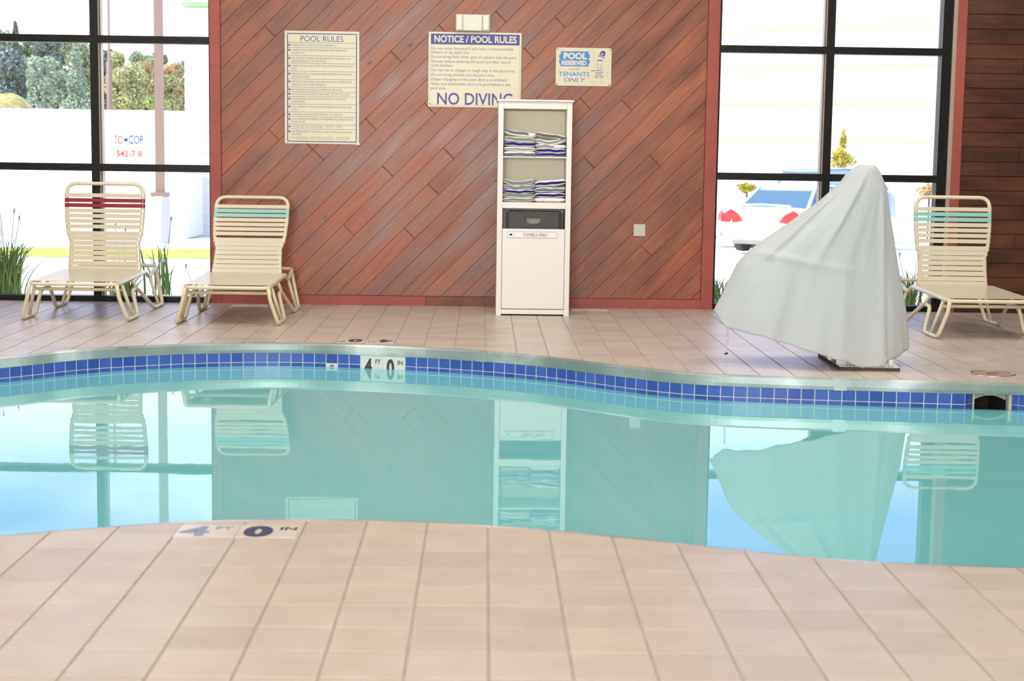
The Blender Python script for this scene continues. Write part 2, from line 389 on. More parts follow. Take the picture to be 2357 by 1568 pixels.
# ------------------------------------------------------------------ floor
xs = [RX0, PX0]+[PX0+(PX1-PX0)*i/160 for i in range(1, 160)]+[PX1, RX1]
v = []; f = []
for x in xs:
    inp = PX0 <= x <= PX1
    a = gnear(x) if inp else 6.8; b = gfar(x) if inp else 6.8
    v += [(x, RY0, -.004), (x, a, -.004), (x, b, -.004), (x, RY1+.3, -.004), (x, RY0, -.072), (x, a, -.072), (x, b, -.072), (x, RY1+.3, -.072)]
for i in range(len(xs)-1):
    p = i*8; q = p+8
    for k in (0, 4): f += [(p+k, q+k, q+k+1, p+k+1), (p+k+2, q+k+2, q+k+3, p+k+3)]
    if i in (0, len(xs)-2):
        f.append((p+1, q+1, q+2, p+2))
floor = tag(mesh('floor', v, f, M['grout']), kind='structure', label='beige tiled pool deck')
def cut_tile(x0, x1, y0, y1, side):
    """part of a tile outside the pool; side +1 far deck, -1 near deck"""
    full = [(x0, y0), (x1, y0), (x1, y1), (x0, y1)]
    if x1 < PX0 or x0 > PX1: return full
    fn = (lambda x: gfar(min(max(x, PX0), PX1))) if side > 0 else (lambda x: -gnear(min(max(x, PX0), PX1)))
    a, b = (y0, y1) if side > 0 else (-y1, -y0)      # work with region y > g
    n = 24; X = [x0+(x1-x0)*i/n for i in range(n+1)]; Y = [fn(x) for x in X]
    if min(Y) >= b: return None
    if max(Y) <= a: return full
    ins = [(x, max(y, a)) for x, y in zip(X, Y) if y < b]
    if len(ins) < 2: return None
    # extend the end points to the exact crossing with the far side of the tile
    def cross(xa, xb):
        for _ in range(20):
            xm = (xa+xb)/2
            if fn(xm) < b: xa = xm
            else: xb = xm
        return xa
    if ins[0][0] > X[0]+1e-9: ins.insert(0, (cross(ins[0][0], ins[0][0]-(x1-x0)/n), b))
    if ins[-1][0] < X[-1]-1e-9: ins.append((cross(ins[-1][0], ins[-1][0]+(x1-x0)/n), b))
    keep = [ins[0]]
    for p, q in zip(ins[1:-1], ins[2:]):
        l = keep[-1]
        if abs((p[0]-l[0])*(q[1]-l[1])-(q[0]-l[0])*(p[1]-l[1])) > 1e-7: keep.append(p)
    keep.append(ins[-1]); ins = keep
    P = ins+([(ins[-1][0], b)] if ins[-1][1] < b-1e-6 else [])+([(ins[0][0], b)] if ins[0][1] < b-1e-6 else [])
    if side < 0: P = [(x, -y) for x, y in P][::-1]
    ys_ = [p[1] for p in P]
    return P if len(P) >= 3 and max(ys_)-min(ys_) > .002 else None
def dedupe(P):
    out = []
    for p in P:
        if not out or (abs(p[0]-out[-1][0])+abs(p[1]-out[-1][1])) > 1e-5: out.append(p)
    if len(out) > 2 and abs(out[0][0]-out[-1][0])+abs(out[0][1]-out[-1][1]) < 1e-5: out.pop()
    return out
def px_of(x, y, z):
    d = Vector((x, y, z-H)); w = d.dot(fw)
    return (CX+F*d.dot(R2)/w, CY-F*d.dot(U2)/w) if w > .1 else (-9999, -9999)
tiles = []
MARK = []   # tiles replaced by depth markers
def gen(side, p, x0_, y0_, ylo, yhi):
    i0 = int(math.floor((RX0-x0_)/p)); i1 = int(math.ceil((RX1-x0_)/p)); j0 = int(math.floor((ylo-y0_)/p)); j1 = int(math.ceil((yhi-y0_)/p))
    for i in range(i0, i1):
        for j in range(j0, j1):
            xa, xb, ya, yb = x0_+i*p+.0042, x0_+(i+1)*p-.0042, y0_+j*p+.0016, y0_+(j+1)*p-.0016
            xa = max(xa, RX0); xb = min(xb, RX1); ya = max(ya, ylo); yb = min(yb, yhi)
            if xb-xa < .02 or yb-ya < .01: continue
            P = cut_tile(xa, xb, ya, yb, side)
            if not P: continue
            P = dedupe(P)
            if len(P) < 3: continue
            mx_, my_ = (xa+xb)/2, (ya+yb)/2; u_, v_ = px_of(mx_, my_, 0)
            vis = -60 < u_ < 2420 and v_ < 1640 and my_ > 3.5
            full = len(P) == 4 and xb-xa > p-.009 and yb-ya > p-.004 and {(round(a, 5), round(b, 5)) for a, b in P} == {(round(a, 5), round(b, 5)) for a in (xa, xb) for b in (ya, yb)}
            tiles.append((0 if vis else 1, my_ , P, full, mx_, my_, p))
gen(-1, .2175, .027, 5.695-.2175*9-.0, RY0, 6.8)
gen(1, .2105, .019, 13.85-.2105*40, 6.8, RY1)
tiles.sort(key=lambda t: (t[0], t[1]))
full_mesh = {}
rest = G()
for k, (hid, _, P, full, mx_, my_, p) in enumerate(tiles):
    if hid or k >= 300:
        rest.prism(P, -.006, 0.0); continue
    if full:
        if p not in full_mesh:
            h_ = p/2; o = G().prism([(-h_+.0042, -h_+.0016), (h_-.0042, -h_+.0016), (h_-.0042, h_-.0016), (-h_+.0042, h_-.0016)], -.006, 0, inset=.0009).obj('floor_tile', M['tile'], floor); full_mesh[p] = o.data
        else:
            o = bpy.data.objects.new('floor_tile', full_mesh[p]); C.objects.link(o); o.parent = floor
        o.location = (mx_, my_, 0)
    else:
        o = G().prism([(a-mx_, b-my_) for a, b in P], -.006, 0).obj('floor_tile', M['tile'], floor); o.location = (mx_, my_, 0)
tag(rest.obj('floor_tiling', M['tile_i'], floor), kind='stuff')
# deck depth markers: thin pale tiles let into the deck
def deck_marker(x0, x1, y0, y1, txts, mats, flip=False, lab=None):
    o = G().prism([(x0, y0), (x1, y0), (x1, y1), (x0, y1)], -.004, .0012).obj('depth_marker_tile', M['marktile'], floor)
    if lab: o['label'] = lab
    for (body, u0, u1, v0, v1, off), mt in zip(txts, mats):
        t = Txt().add(body, u0, u1, v0, v1, off)
        if flip: mp_ = lambda u, w: (x1-u*(x1-x0), y1-w*(y1-y0), .0018)
        else: mp_ = lambda u, w: (x0+u*(x1-x0), y0+w*(y1-y0), .0018)
        t.obj('lettering', mp_, mt, o)
deck_marker(-1.062, -.855, 5.425, 5.60, [('4', .05, .55, .08, .86, .03), ('FT', .62, .92, .62, .86, .02)], [M['worn'], M['worn']], lab='depth marker with worn 4 FT')
deck_marker(-.847, -.64, 5.425, 5.605, [('0', .08, .58, .08, .86, .06), ('IN', .68, .96, .6, .84, .03)], [M['navy'], M['navy']], lab='depth marker reading 0 IN')
deck_marker(-.822, -.62, 11.095, 11.29, [('4', .05, .55, .08, .86, .05), ('FT', .66, .95, .62, .86, .02)], [M['darkprint']]*2, True, lab='depth marker 4 FT seen upside down')
deck_marker(-1.032, -.83, 11.10, 11.295, [('0', .08, .58, .08, .86, .06), ('IN', .68, .96, .6, .84, .03)], [M['darkprint']]*2, True, lab='depth marker 0 IN seen upside down')
# ------------------------------------------------------------------ pool
def curve_pts(fn, x0, x1, step=.01):
    P = []; x = x0
    n = 2400
    prev = None; acc = 0; out = []
    for i in range(n+1):
        x = x0+(x1-x0)*i/n; y = fn(x); p = Vector((x, y))
        if prev is not None: acc += (p-prev).length
        out.append((acc, p)); prev = p
    return out
farc = curve_pts(gfar, PX0, PX1); nearc = curve_pts(gnear, PX0, PX1)
def at_s(cv, s):
    lo, hi = 0, len(cv)-1
    while hi-lo > 1:
        m_ = (lo+hi)//2
        if cv[m_][0] < s: lo = m_
        else: hi = m_
    a, b = cv[lo], cv[hi]; t = (s-a[0])/max(1e-9, b[0]-a[0]); t = min(max(t, 0), 1)
    p = a[1].lerp(b[1], t); d = (b[1]-a[1]).normalized()
    return p, d
def s_at_x(cv, x):
    for a, b in zip(cv[:-1], cv[1:]):
        if b[1].x >= x: return a[0]+(b[0]-a[0])*(x-a[1].x)/(b[1].x-a[1].x)
    return cv[-1][0]
SK0, SK1 = 2.915, 3.265      # skimmer mouth
ssk0, ssk1 = s_at_x(farc, SK0), s_at_x(farc, SK1)
def wallmesh(g_, cv, s0, s1, z0, z1, side, off=.0, n=None):
    """vertical ribbon following the outline, offset towards deck"""
    n = n or max(2, int((s1-s0)/.06)); b = len(g_.v)
    for i in range(n+1):
        p, d = at_s(cv, s0+(s1-s0)*i/n); nn = Vector((-d.y, d.x))*side
        q = p+nn*off; g_.v += [(q.x, q.y, z0), (q.x, q.y, z1)]
    for i in range(n): a = b+2*i; g_.f.append((a, a+2, a+3, a+1))
def slab(cv, s0, s1, z0, z1, side, o0, o1, name, mat, parent, n=None, closed=True):
    """solid ribbon between offsets o0 (water side) and o1 (deck side)"""
    n = n or max(1, int((s1-s0)/.06)); V = []; Fc = []
    for i in range(n+1):
        p, d = at_s(cv, s0+(s1-s0)*i/n); nn = Vector((-d.y, d.x))*side
        for o_, z in ((o0, z0), (o0, z1), (o1, z1), (o1, z0)):
            q = p+nn*o_; V.append((q.x, q.y, z))
    for i in range(n):
        a = 4*i
        for k in range(4): Fc.append((a+k, a+4+k, a+4+(k+1) % 4, a+(k+1) % 4))
    Fc.append((0, 1, 2, 3)); Fc.append(tuple(4*n+k for k in range(4)))
    return mesh(name, V, Fc, mat, parent)
sh = G(); SF, SN = farc[-1][0], nearc[-1][0]
wallmesh(sh, farc, 0, ssk0, -1.25, -.0725, 1, .012); wallmesh(sh, farc, ssk1, SF, -1.25, -.0725, 1, .012)
wallmesh(sh, farc, ssk0, ssk1, -1.25, -.30, 1, .012); wallmesh(sh, nearc, 0, SN, -1.25, -.0725, -1, .012)
b = len(sh.v); n = 120
for i in range(n+1):
    x = PX0+(PX1-PX0)*i/n; sh.v += [(x, gnear(x)-.012, -1.25), (x, gfar(x)+.012, -1.25)]
for i in range(n): a = b+2*i; sh.f.append((a, a+2, a+3, a+1))
pool = tag(sh.obj('pool_shell', M['shell']), 'turquoise free-form swimming pool basin', kind='structure')
# pale grout bed behind the tile band
for (a_, b_) in ((0, ssk0), (ssk1, SF)): slab(farc, a_, b_, -.185, -.0722, 1, .0015, .011, 'tile_grout', M['poolgrout'], pool)
slab(nearc, 0, SN, -.185, -.0722, -1, .0015, .011, 'tile_grout', M['poolgrout'], pool)
# blue waterline tiles
TP = .0822; s_mark0, s_mark1 = s_at_x(farc, -.842), s_at_x(farc, -.531)
runs = []; s = s_mark0
while s-TP > s_at_x(farc, -3.75): runs.append((s-TP, s)); s -= TP
left_end = s
s = s_mark1
nr_ = int(round((ssk0-s)/TP)); tp_ = (ssk0-s)/nr_
for _ in range(nr_): runs.append((s, s+tp_)); s += tp_
s = ssk1
while s+TP < s_at_x(farc, 3.9): runs.append((s, s+TP)); s += TP
right_end = s
leak = s_at_x(farc, -1.03)
for a_, b_ in runs:
    slab(farc, a_+.0027, b_-.0027, -.1355, -.0735, 1, 0, .006, 'waterline_tile', M['blue'], pool, 1)
    if a_ < leak < b_:
        o = slab(farc, a_+.0027, b_-.0027, -.175, -.139, 1, -.002, .006, 'waterline_tile', M['whitetile'], pool, 1); o['label'] = 'pale tile with a dark green chip'
        p, d = at_s(farc, (a_+b_)/2); 
        G().prism([(p.x-.018, -.156), (p.x, -.146), (p.x+.018, -.152), (p.x+.01, -.158)], p.y-.006, p.y-.0025, 'y').obj('dark_chip', plain('dark_green', '35543c'), o)
    else:
        slab(farc, a_+.0027, b_-.0027, -.182, -.140, 1, 0, .006, 'waterline_tile', M['blue'], pool, 1)
other = G()
def ribbon_stuff(cv, s0, s1, side):
    s = s0
    while s+TP < s1:
        for z0, z1 in ((-.1355, -.0735), (-.182, -.139)):
            V = []
            for ss in (s+.0018, s+TP-.0018):
                p, d = at_s(cv, ss); nn = Vector((-d.y, d.x))*side
                for o_, z in ((0, z0), (0, z1), (.006, z1), (.006, z0)): q = p+nn*o_; V.append((q.x, q.y, z))
            bb = len(other.v); other.v += V
            other.f += [tuple(bb+i for i in q) for q in ((0, 4, 5, 1), (1, 5, 6, 2), (2, 6, 7, 3), (3, 7, 4, 0), (0, 1, 2, 3), (4, 7, 6, 5))]
        s += TP
ribbon_stuff(farc, .05, left_end, 1); ribbon_stuff(farc, right_end, SF-.05, 1); ribbon_stuff(nearc, .05, SN-.05, -1)
tag(other.obj('waterline_tiling', M['blue'], pool), kind='stuff')
# wall depth marker
sm = (s_mark0+s_mark1)/2
for (a_, b_, T1, T2) in ((s_mark0, sm, '4', 'FT'), (sm, s_mark1, '0', 'IN')):
    o = slab(farc, a_+.001, b_-.001, -.225, -.0735, 1, -.001, .006, 'depth_marker_tile', M['whitetile'], pool, 1); o['label'] = 'white tile reading %s %s' % (T1, T2)
    pa, d = at_s(farc, a_+.001); pb, d = at_s(farc, b_-.001); nn = Vector((d.y, -d.x)); w = (pb-pa)
    def mp_(u, v_, pa=pa, w=w, nn=nn): q = pa+w*u+nn*.0022; return (q.x, q.y, -.225+v_*.151)
    Txt().add(T1, .17, .52, .13, .86, .035).obj('lettering', mp_, M['darkprint'], o)
    Txt().add(T2, .67, .90, .64, .84, .012).obj('lettering', mp_, M['darkprint'], o)
# stainless coping in segments with narrow joint covers
cop = tag(bpy.data.objects.new('pool_coping', None), 'galvanised steel pool coping band', kind='structure'); C.objects.link(cop)
def coping(cv, cuts, side, S):
    pts = [0]+cuts+[S]
    for a_, b_ in zip(pts[:-1], pts[1:]):
        n = max(2, int((b_-a_)/.04)); V = []; Fc = []
        prof = [(.004, -.0725), (-.006, -.070), (-.008, -.05), (-.008, -.012), (-.004, -.002), (.002, .0005), (.016, .0003), (.016, -.0725)]
        for i in range(n+1):
            p, d = at_s(cv, a_+(b_-a_)*i/n); nn = Vector((-d.y, d.x))*side
            for o_, z in prof: q = p+nn*o_; V.append((q.x, q.y, z))
        k_ = len(prof)
        for i in range(n):
            for k in range(k_): Fc.append((k_*i+k, k_*(i+1)+k, k_*(i+1)+(k+1) % k_, k_*i+(k+1) % k_))
        Fc.append(tuple(range(k_))); Fc.append(tuple(k_*n+k for k in range(k_)))
        mesh('coping_section', V, Fc, M['steel'], cop, True).data.polygons.foreach_set('use_smooth', [False]*len(Fc))
cutsx = [-2.42, -.0, 2.175]
cs = [s_at_x(farc, x) for x in cutsx]
coping(farc, cs, 1, SF); coping(nearc, [s_at_x(nearc, 0.6)], -1, SN)
for s0 in cs: slab(farc, s0-.038, s0+.038, -.0735, .001, 1, -.0095, -.0078, 'joint_cover', M['steel'], cop, 3)
# water
V = []; Fc = []; n = 240
for i in range(n+1):
    x = PX0+(PX1-PX0)*i/n; V += [(x, gnear(x), WZ), (x, gfar(x), WZ)]
for i in range(n): Fc.append((2*i, 2*i+2, 2*i+3, 2*i+1))
wm = mesh('pool_water', V, Fc, M['water'])
if wm.data.polygons[100].normal.z < 0: wm.data.flip_normals()
tag(wm, 'still turquoise pool water mirroring the far wall', kind='stuff')
# skimmer opening
ps, d0 = at_s(farc, ssk0); pe, d1 = at_s(farc, ssk1)
skim = empty('pool_skimmer', (3.09, 9.5, -.2), 'dark skimmer opening in the blue tile band at the right', 'skimmer')
def K(x, y, z): return (x-3.09, y-9.5, z+.2)
def kbox(x0, x1, y0, y1, z0, z1, name, mat): 
    return G().box(x0-3.09, x1-3.09, y0-9.5, y1-9.5, z0+.2, z1+.2).obj(name, mat, skim)
ya, yb = ps.y, pe.y
SP, SD = .062, .055
for z0, z1 in ((-.1355, -.0735), (-.19, -.139)):
    for q in (0, 1):
        for (A_, B_) in (((SK0-.001, ya+.001), (SK0+SP, ya+SD)), ((SK1+.001, yb+.001), (SK1-SP, yb+SD))):
            t0, t1 = q*.5+.02, q*.5+.48
            a_ = (A_[0]+(B_[0]-A_[0])*t0, A_[1]+(B_[1]-A_[1])*t0); b_ = (A_[0]+(B_[0]-A_[0])*t1, A_[1]+(B_[1]-A_[1])*t1)
            G().prism([(a_[0]-3.09, a_[1]-9.5), (b_[0]-3.09, b_[1]-9.5), (b_[0]-3.09, b_[1]+.006-9.5), (a_[0]-3.09, a_[1]+.006-9.5)], z0+.2, z1+.2).obj('return_tile', M['blue'], skim)
for (A_, B_) in (((SK0, ya), (SK0+SP, ya+SD)), ((SK1, yb), (SK1-SP, yb+SD))):
    G().prism([(A_[0]-3.09, A_[1]+.004-9.5), (B_[0]-3.09, B_[1]+.004-9.5), (B_[0]-3.09, B_[1]+.02-9.5), (A_[0]-3.09, A_[1]+.02-9.5)], -.12, .1275).obj('grout_bed', M['poolgrout'], skim)
kbox(SK0+SP, SK0+SP+.010, ya+SD, ya+.085, -.30, -.073, 'jamb', M['whitep']); kbox(SK1-SP-.012, SK1-SP, ya+SD-.02, ya+.085, -.30, -.073, 'jamb', M['whitep'])
M['dark'] = plain('skimmer_throat', '2a2620', .9)
g_ = G(); g_.box(SK0+SP-3.09, SK1-SP-3.09, ya+.45-9.5, ya+.46-9.5, -.12, .127); g_.box(SK0+.02-3.09, SK0+SP+.004-3.09, ya+.087-9.5, ya+.46-9.5, -.12, .127); g_.box(SK1-SP-.004-3.09, SK1-.02-3.09, ya+.087-9.5, ya+.46-9.5, -.12, .127)
g_.box(SK0+.02-3.09, SK1-.02-3.09, ya+.06-9.5, ya+.46-9.5, -.13, -.11); g_.obj('throat', M['dark'], skim)
arch = []
for k in range(13):
    t = k/12; arch.append((SK0+SP+.012-3.09+t*(SK1-SK0-2*SP-.025), .078+.03*math.sin(PI*t)))
G().prism(arch+[(SK1-SP-.013-3.09, .125), (SK0+SP+.012-3.09, .125)], ya+.09-9.5, ya+.10-9.5, 'y').obj('weir_flap', plain('yellowed_plastic', 'b9b29a', .5), skim)
kbox(3.055, 3.125, ya+.08, ya+.09, -.092, -.076, 'latch', M['whitep'])
# round cover in the deck
dr = empty('deck_lid', (3.195, 9.87, 0), 'round steel-rimmed skimmer lid set into the tiled deck at right', 'lid')
G().lathe([(.128, -.002), (.128, .003), (.14, .003), (.14, -.002)], 40).obj('rim', M['chrome'], dr, True)
G().lathe([(.126, -.002), (.126, .0015)], 40).obj('infill', plain('pink_infill', 'b78f7c', .45, var=.3, scale=16), dr)
G().box(-.035, .035, -.012, .012, .0015, .004).obj('lifting_recess', M['darkbrown'], dr)
# ------------------------------------------------------------------ back wall structure
WY = 13.85
L0, L1 = -4.32, -2.355; R0, R1 = 1.995, 4.0; WTOP = 3.40; SILL = .03
wb = G()
T0, T1 = WY+.022, WY+.20
wb.box(L1, R0, T0, T1, 0, RZ); wb.box(RX0, L0, T0, T1, 0, RZ); wb.box(R1+.035, RX1, T0, T1, 0, RZ)
wb.box(L0, L1, T0, T1, WTOP, RZ); wb.box(R0, R1+.035, T0, T1, WTOP, RZ)
wall = tag(wb.obj('wall_back', M['backing']), 'wood-clad far wall with diagonal planks between windows', kind='structure')
# diagonal planks
PA0, PA1, PB0, PB1 = -2.262, 1.893, .082, 4.95
pitchp = .1283; r2 = math.sqrt(.5)
def ony_(u, v_, Y=WY):
    d = fw+R2*(u-CX)/F-U2*(v_-CY)/F; t = Y/d.y; return d.x*t, H+d.z*t
ax, az = ony_(767.9, 0); ph = (az-ax)*r2      # a joint line passes here (z - x = const)
joints = [(622.8, 73.7), (906, 125), (980, 241), (846, 278), (627, 307), (718.8, 344), (726, 350), (881, 383), (1042, 363), (1005.5, 444), (813.6, 541), (951, 546), (1146.6, 31.7), (1014, 62),
          (1300, 63), (1209, 114), (1350.6, 242.5), (1444.7, 244.6), (1355.8, 374), (1502.8, 365.6), (1479, 568.5)]
rows = {}
for (u, v_) in joints:
    x, z = ony_(u, v_); vv = (z-x)*r2; uu = (x+z)*r2; rows.setdefault(int(math.floor((vv-ph)/pitchp)), []).append(uu)
k0 = int(math.floor(((PB0-PA1)*r2-ph)/pitchp)); k1 = int(math.ceil(((PB1-PA0)*r2-ph)/pitchp))
vis_top = 2.75
for k in range(k0, k1+1):
    va, vb = ph+k*pitchp+.0016, ph+(k+1)*pitchp-.0016
    umin, umax = (PA0+PB0)*r2-.2, (PA1+PB1)*r2+.2
    cutsu = sorted(set(rows.get(k, [])))
    # joints above the part the photograph shows
    extra = [u for u in (random.uniform(2.2, 3.2), random.uniform(3.8, 4.8)) if ((u+(va+vb)/2)*r2) > vis_top+.3]
    cc = [umin]+sorted(cutsu+extra)+[umax]
    for ua, ub in zip(cc[:-1], cc[1:]):
        Q = [(ua+.001, va), (ub-.001, va), (ub-.001, vb), (ua+.001, vb)]
        P = [((u-v2)*r2, (u+v2)*r2) for u, v2 in Q]
        P = cliprect(P, PA0, PA1, PB0, PB1)
        if not P: continue
        P = dedupe(P)
        if len(P) < 3: continue
        jut = random.uniform(0, .0015)
        G().prism(P, T0, WY-jut, 'y', inset=.0025).obj('plank', M['plank'], wall)
# horizontal planks on the right
z = .082; hp = .1255; r_i = 0
zc = ony_(2290, 33)[1]; z0h = zc-math.floor((zc-.0)/hp)*hp-hp
zz = z0h; 
while zz < 4.95:
    cut = {0: 5.2, 1: 6.3, 2: 4.75, 3: 5.9, 4: 5.5, 5: 4.62}[r_i % 6]
    for (a_, b_) in ((4.116, cut), (cut, RX1)):
        P = cliprect([(a_+.001, zz+.0014), (b_-.001, zz+.0014), (b_-.001, zz+hp-.0014), (a_+.001, zz+hp-.0014)], 4.116, RX1, .02, 4.95)
        if P: G().prism(P, T0, WY-random.uniform(0, .0015), 'y', inset=.0025).obj('plank', M['plank2'], wall)
    zz += hp; r_i += 1
# left of the left window, same boards as the right (outside the frame)
G().box(RX0, L0-.095, WY, T0, 0, 4.95).obj('panelling', M['redpaint'], wall)
# painted boards
n_tr = [0]
def trim(x0, x1, z0, z1, y0=WY-.012, mat='redpaint', lab=None):
    n_tr[0] += 1; o = rbox(x0, x1, y0, T0+.002, z0, z1, 'trim_%d' % n_tr[0], M[mat], None, .002); tag(o, lab, kind='structure'); return o
trim(L1, -2.263, 0, 4.95, lab='red board at the right side of the left window')
trim(1.894, R0, 0, 4.95, lab='red board at the left side of the right window')
trim(R1+.035, 4.114, 0, 4.95, lab='red board at the right side of the right window')
trim(L0-.093, L0, 0, 4.95)
def bb(x0, x1, mat, nm): tag(rbox(x0, x1, WY-.016, T0+.001, .0, .081, nm, M[mat], None, .002), kind='structure')
bb(-2.262, -.50, 'redpaint', 'baseboard_left'); bb(-.499, .745, 'brownboard', 'baseboard_back'); bb(.746, 1.893, 'redpaint', 'baseboard_right')
bb(4.115, RX1, 'backing', 'baseboard_far')
trim_h = tag(rbox(RX0, RX1, WY-.02, T0, 4.95, 5.0, 'trim_5', M['redpaint'], None, .002), kind='structure')
# ------------------------------------------------------------------ windows
def window(idx, x0, x1, mull, strip_side, jamb_r, lab):
    g_ = G(); g_.box(x0, x1, WY+.02, WY+.15, 0, .045); g_.box(x0, x1, WY+.02, WY+.15, WTOP-.04, WTOP)
    g_.box(x0, x0+(.02 if idx == 2 else .04), WY+.02, WY+.15, .045, WTOP-.04); g_.box(x1-jamb_r, x1, WY+.02, WY+.15, .045, WTOP-.04)
    w = tag(g_.obj('window_%d' % idx, M['black']), lab, kind='structure')
    xa, xb = x0+(.02 if idx == 2 else .04), x1-jamb_r
    G().box(mull-.034, mull+.034, WY+.015, WY+.14, .045, WTOP-.04).obj('mullion', M['black'], w)
    G().box(mull+strip_side*.036-.004, mull+strip_side*.036+.004, WY+.03, WY+.14, .045, WTOP-.04).obj('glazing_strip', M['alu'], w)
    G().box(mull+strip_side*.048-.003, mull+strip_side*.048+.003, WY+.06, WY+.14, .045, WTOP-.04).obj('glazing_strip', M['alu'], w)
    zs = [.045, 1.155, 2.243, WTOP-.04]
    for z in zs[1:3]:
        for a_, b_ in ((xa, mull-.034), (mull+.034, xb)): G().box(a_, b_, WY+.02, WY+.14, z-.031, z+.031).obj('transom', M['black'], w)
    for i in range(3):
        for a_, b_ in ((xa, mull-.034), (mull+.034, xb)):
            lo = zs[i]+(.031 if i else 0); hi = zs[i+1]-(.031 if i < 2 else 0)
            G().box(a_, b_, WY+.09, WY+.096, lo, hi).obj('pane', M['glass'], w)
    if idx == 2: G().box(x1, x1+.036, WY+.0, WY+.15, 0, WTOP).obj('jamb_strip', M['alu'], w)
    return w
window(1, L0, L1, -3.34, 1, .012, 'black-framed window left of the plank wall')
window(2, R0, R1, 2.955, -1, .082, 'black-framed window right of the plank wall')
# remaining room shell
tag(G().box(RX0-.2, RX0, RY0, T1, -.1, RZ).obj('wall_left', M['plaster']), kind='structure')
tag(G().box(RX1, RX1+.2, RY0, T1, -.1, RZ).obj('wall_right', M['plaster']), kind='structure')
g_ = G(); g_.box(RX0, -3.0, RY0-.2, RY0, -.1, RZ); g_.box(1.0, RX1, RY0-.2, RY0, -.1, RZ); g_.box(-3, 1, RY0-.2, RY0, -.1, 1.2); g_.box(-3, 1, RY0-.2, RY0, 3.4, RZ)
tag(g_.obj('wall_front', M['plaster']), kind='structure')
tag(G().box(RX0-.2, RX1+.2, RY0-.2, T1, RZ, RZ+.2).obj('ceiling', M['ceiling']), kind='structure')
# ------------------------------------------------------------------ sun loungers
TR = .0152
def strap_mesh(hw, width, r=TR+.0022, th=.0022, side=1):
    """flat vinyl band wrapped round two tubes at x=+-hw; sheet lies at n=+r, width along v"""
    path = []
    for k in range(7):
        a = math.radians(-60+k*25); path.append((-hw-r*math.cos(a)*1.0, r*math.sin(a)))
    path = [(-hw+r*math.cos(math.radians(250-k*20)), r*math.sin(math.radians(250-k*20))) for k in range(9)]
    path = path+[(0, r-.0015)]+[(-p[0], p[1]) for p in path[::-1]]
    V = []; Fc = []
    for i, p in enumerate(path):
        a = Vector(path[max(i-1, 0)]); b_ = Vector(path[min(i+1, len(path)-1)]); t = (b_-a).normalized(); n_ = Vector((-t.y, t.x))
        for off in (0, -th):
            q = Vector(p)+n_*off
            for w in (-width/2, width/2): V.append((q.x, w, q.y))      # x, v, n
    for i in range(len(path)-1):
        a = 4*i
        Fc += [(a, a+4, a+5, a+1), (a+2, a+3, a+7, a+6), (a, a+2, a+6, a+4), (a+1, a+5, a+7, a+3)]
    Fc += [(0, 1, 3, 2), (len(V)-4, len(V)-2, len(V)-1, len(V)-3)]
    return V, Fc
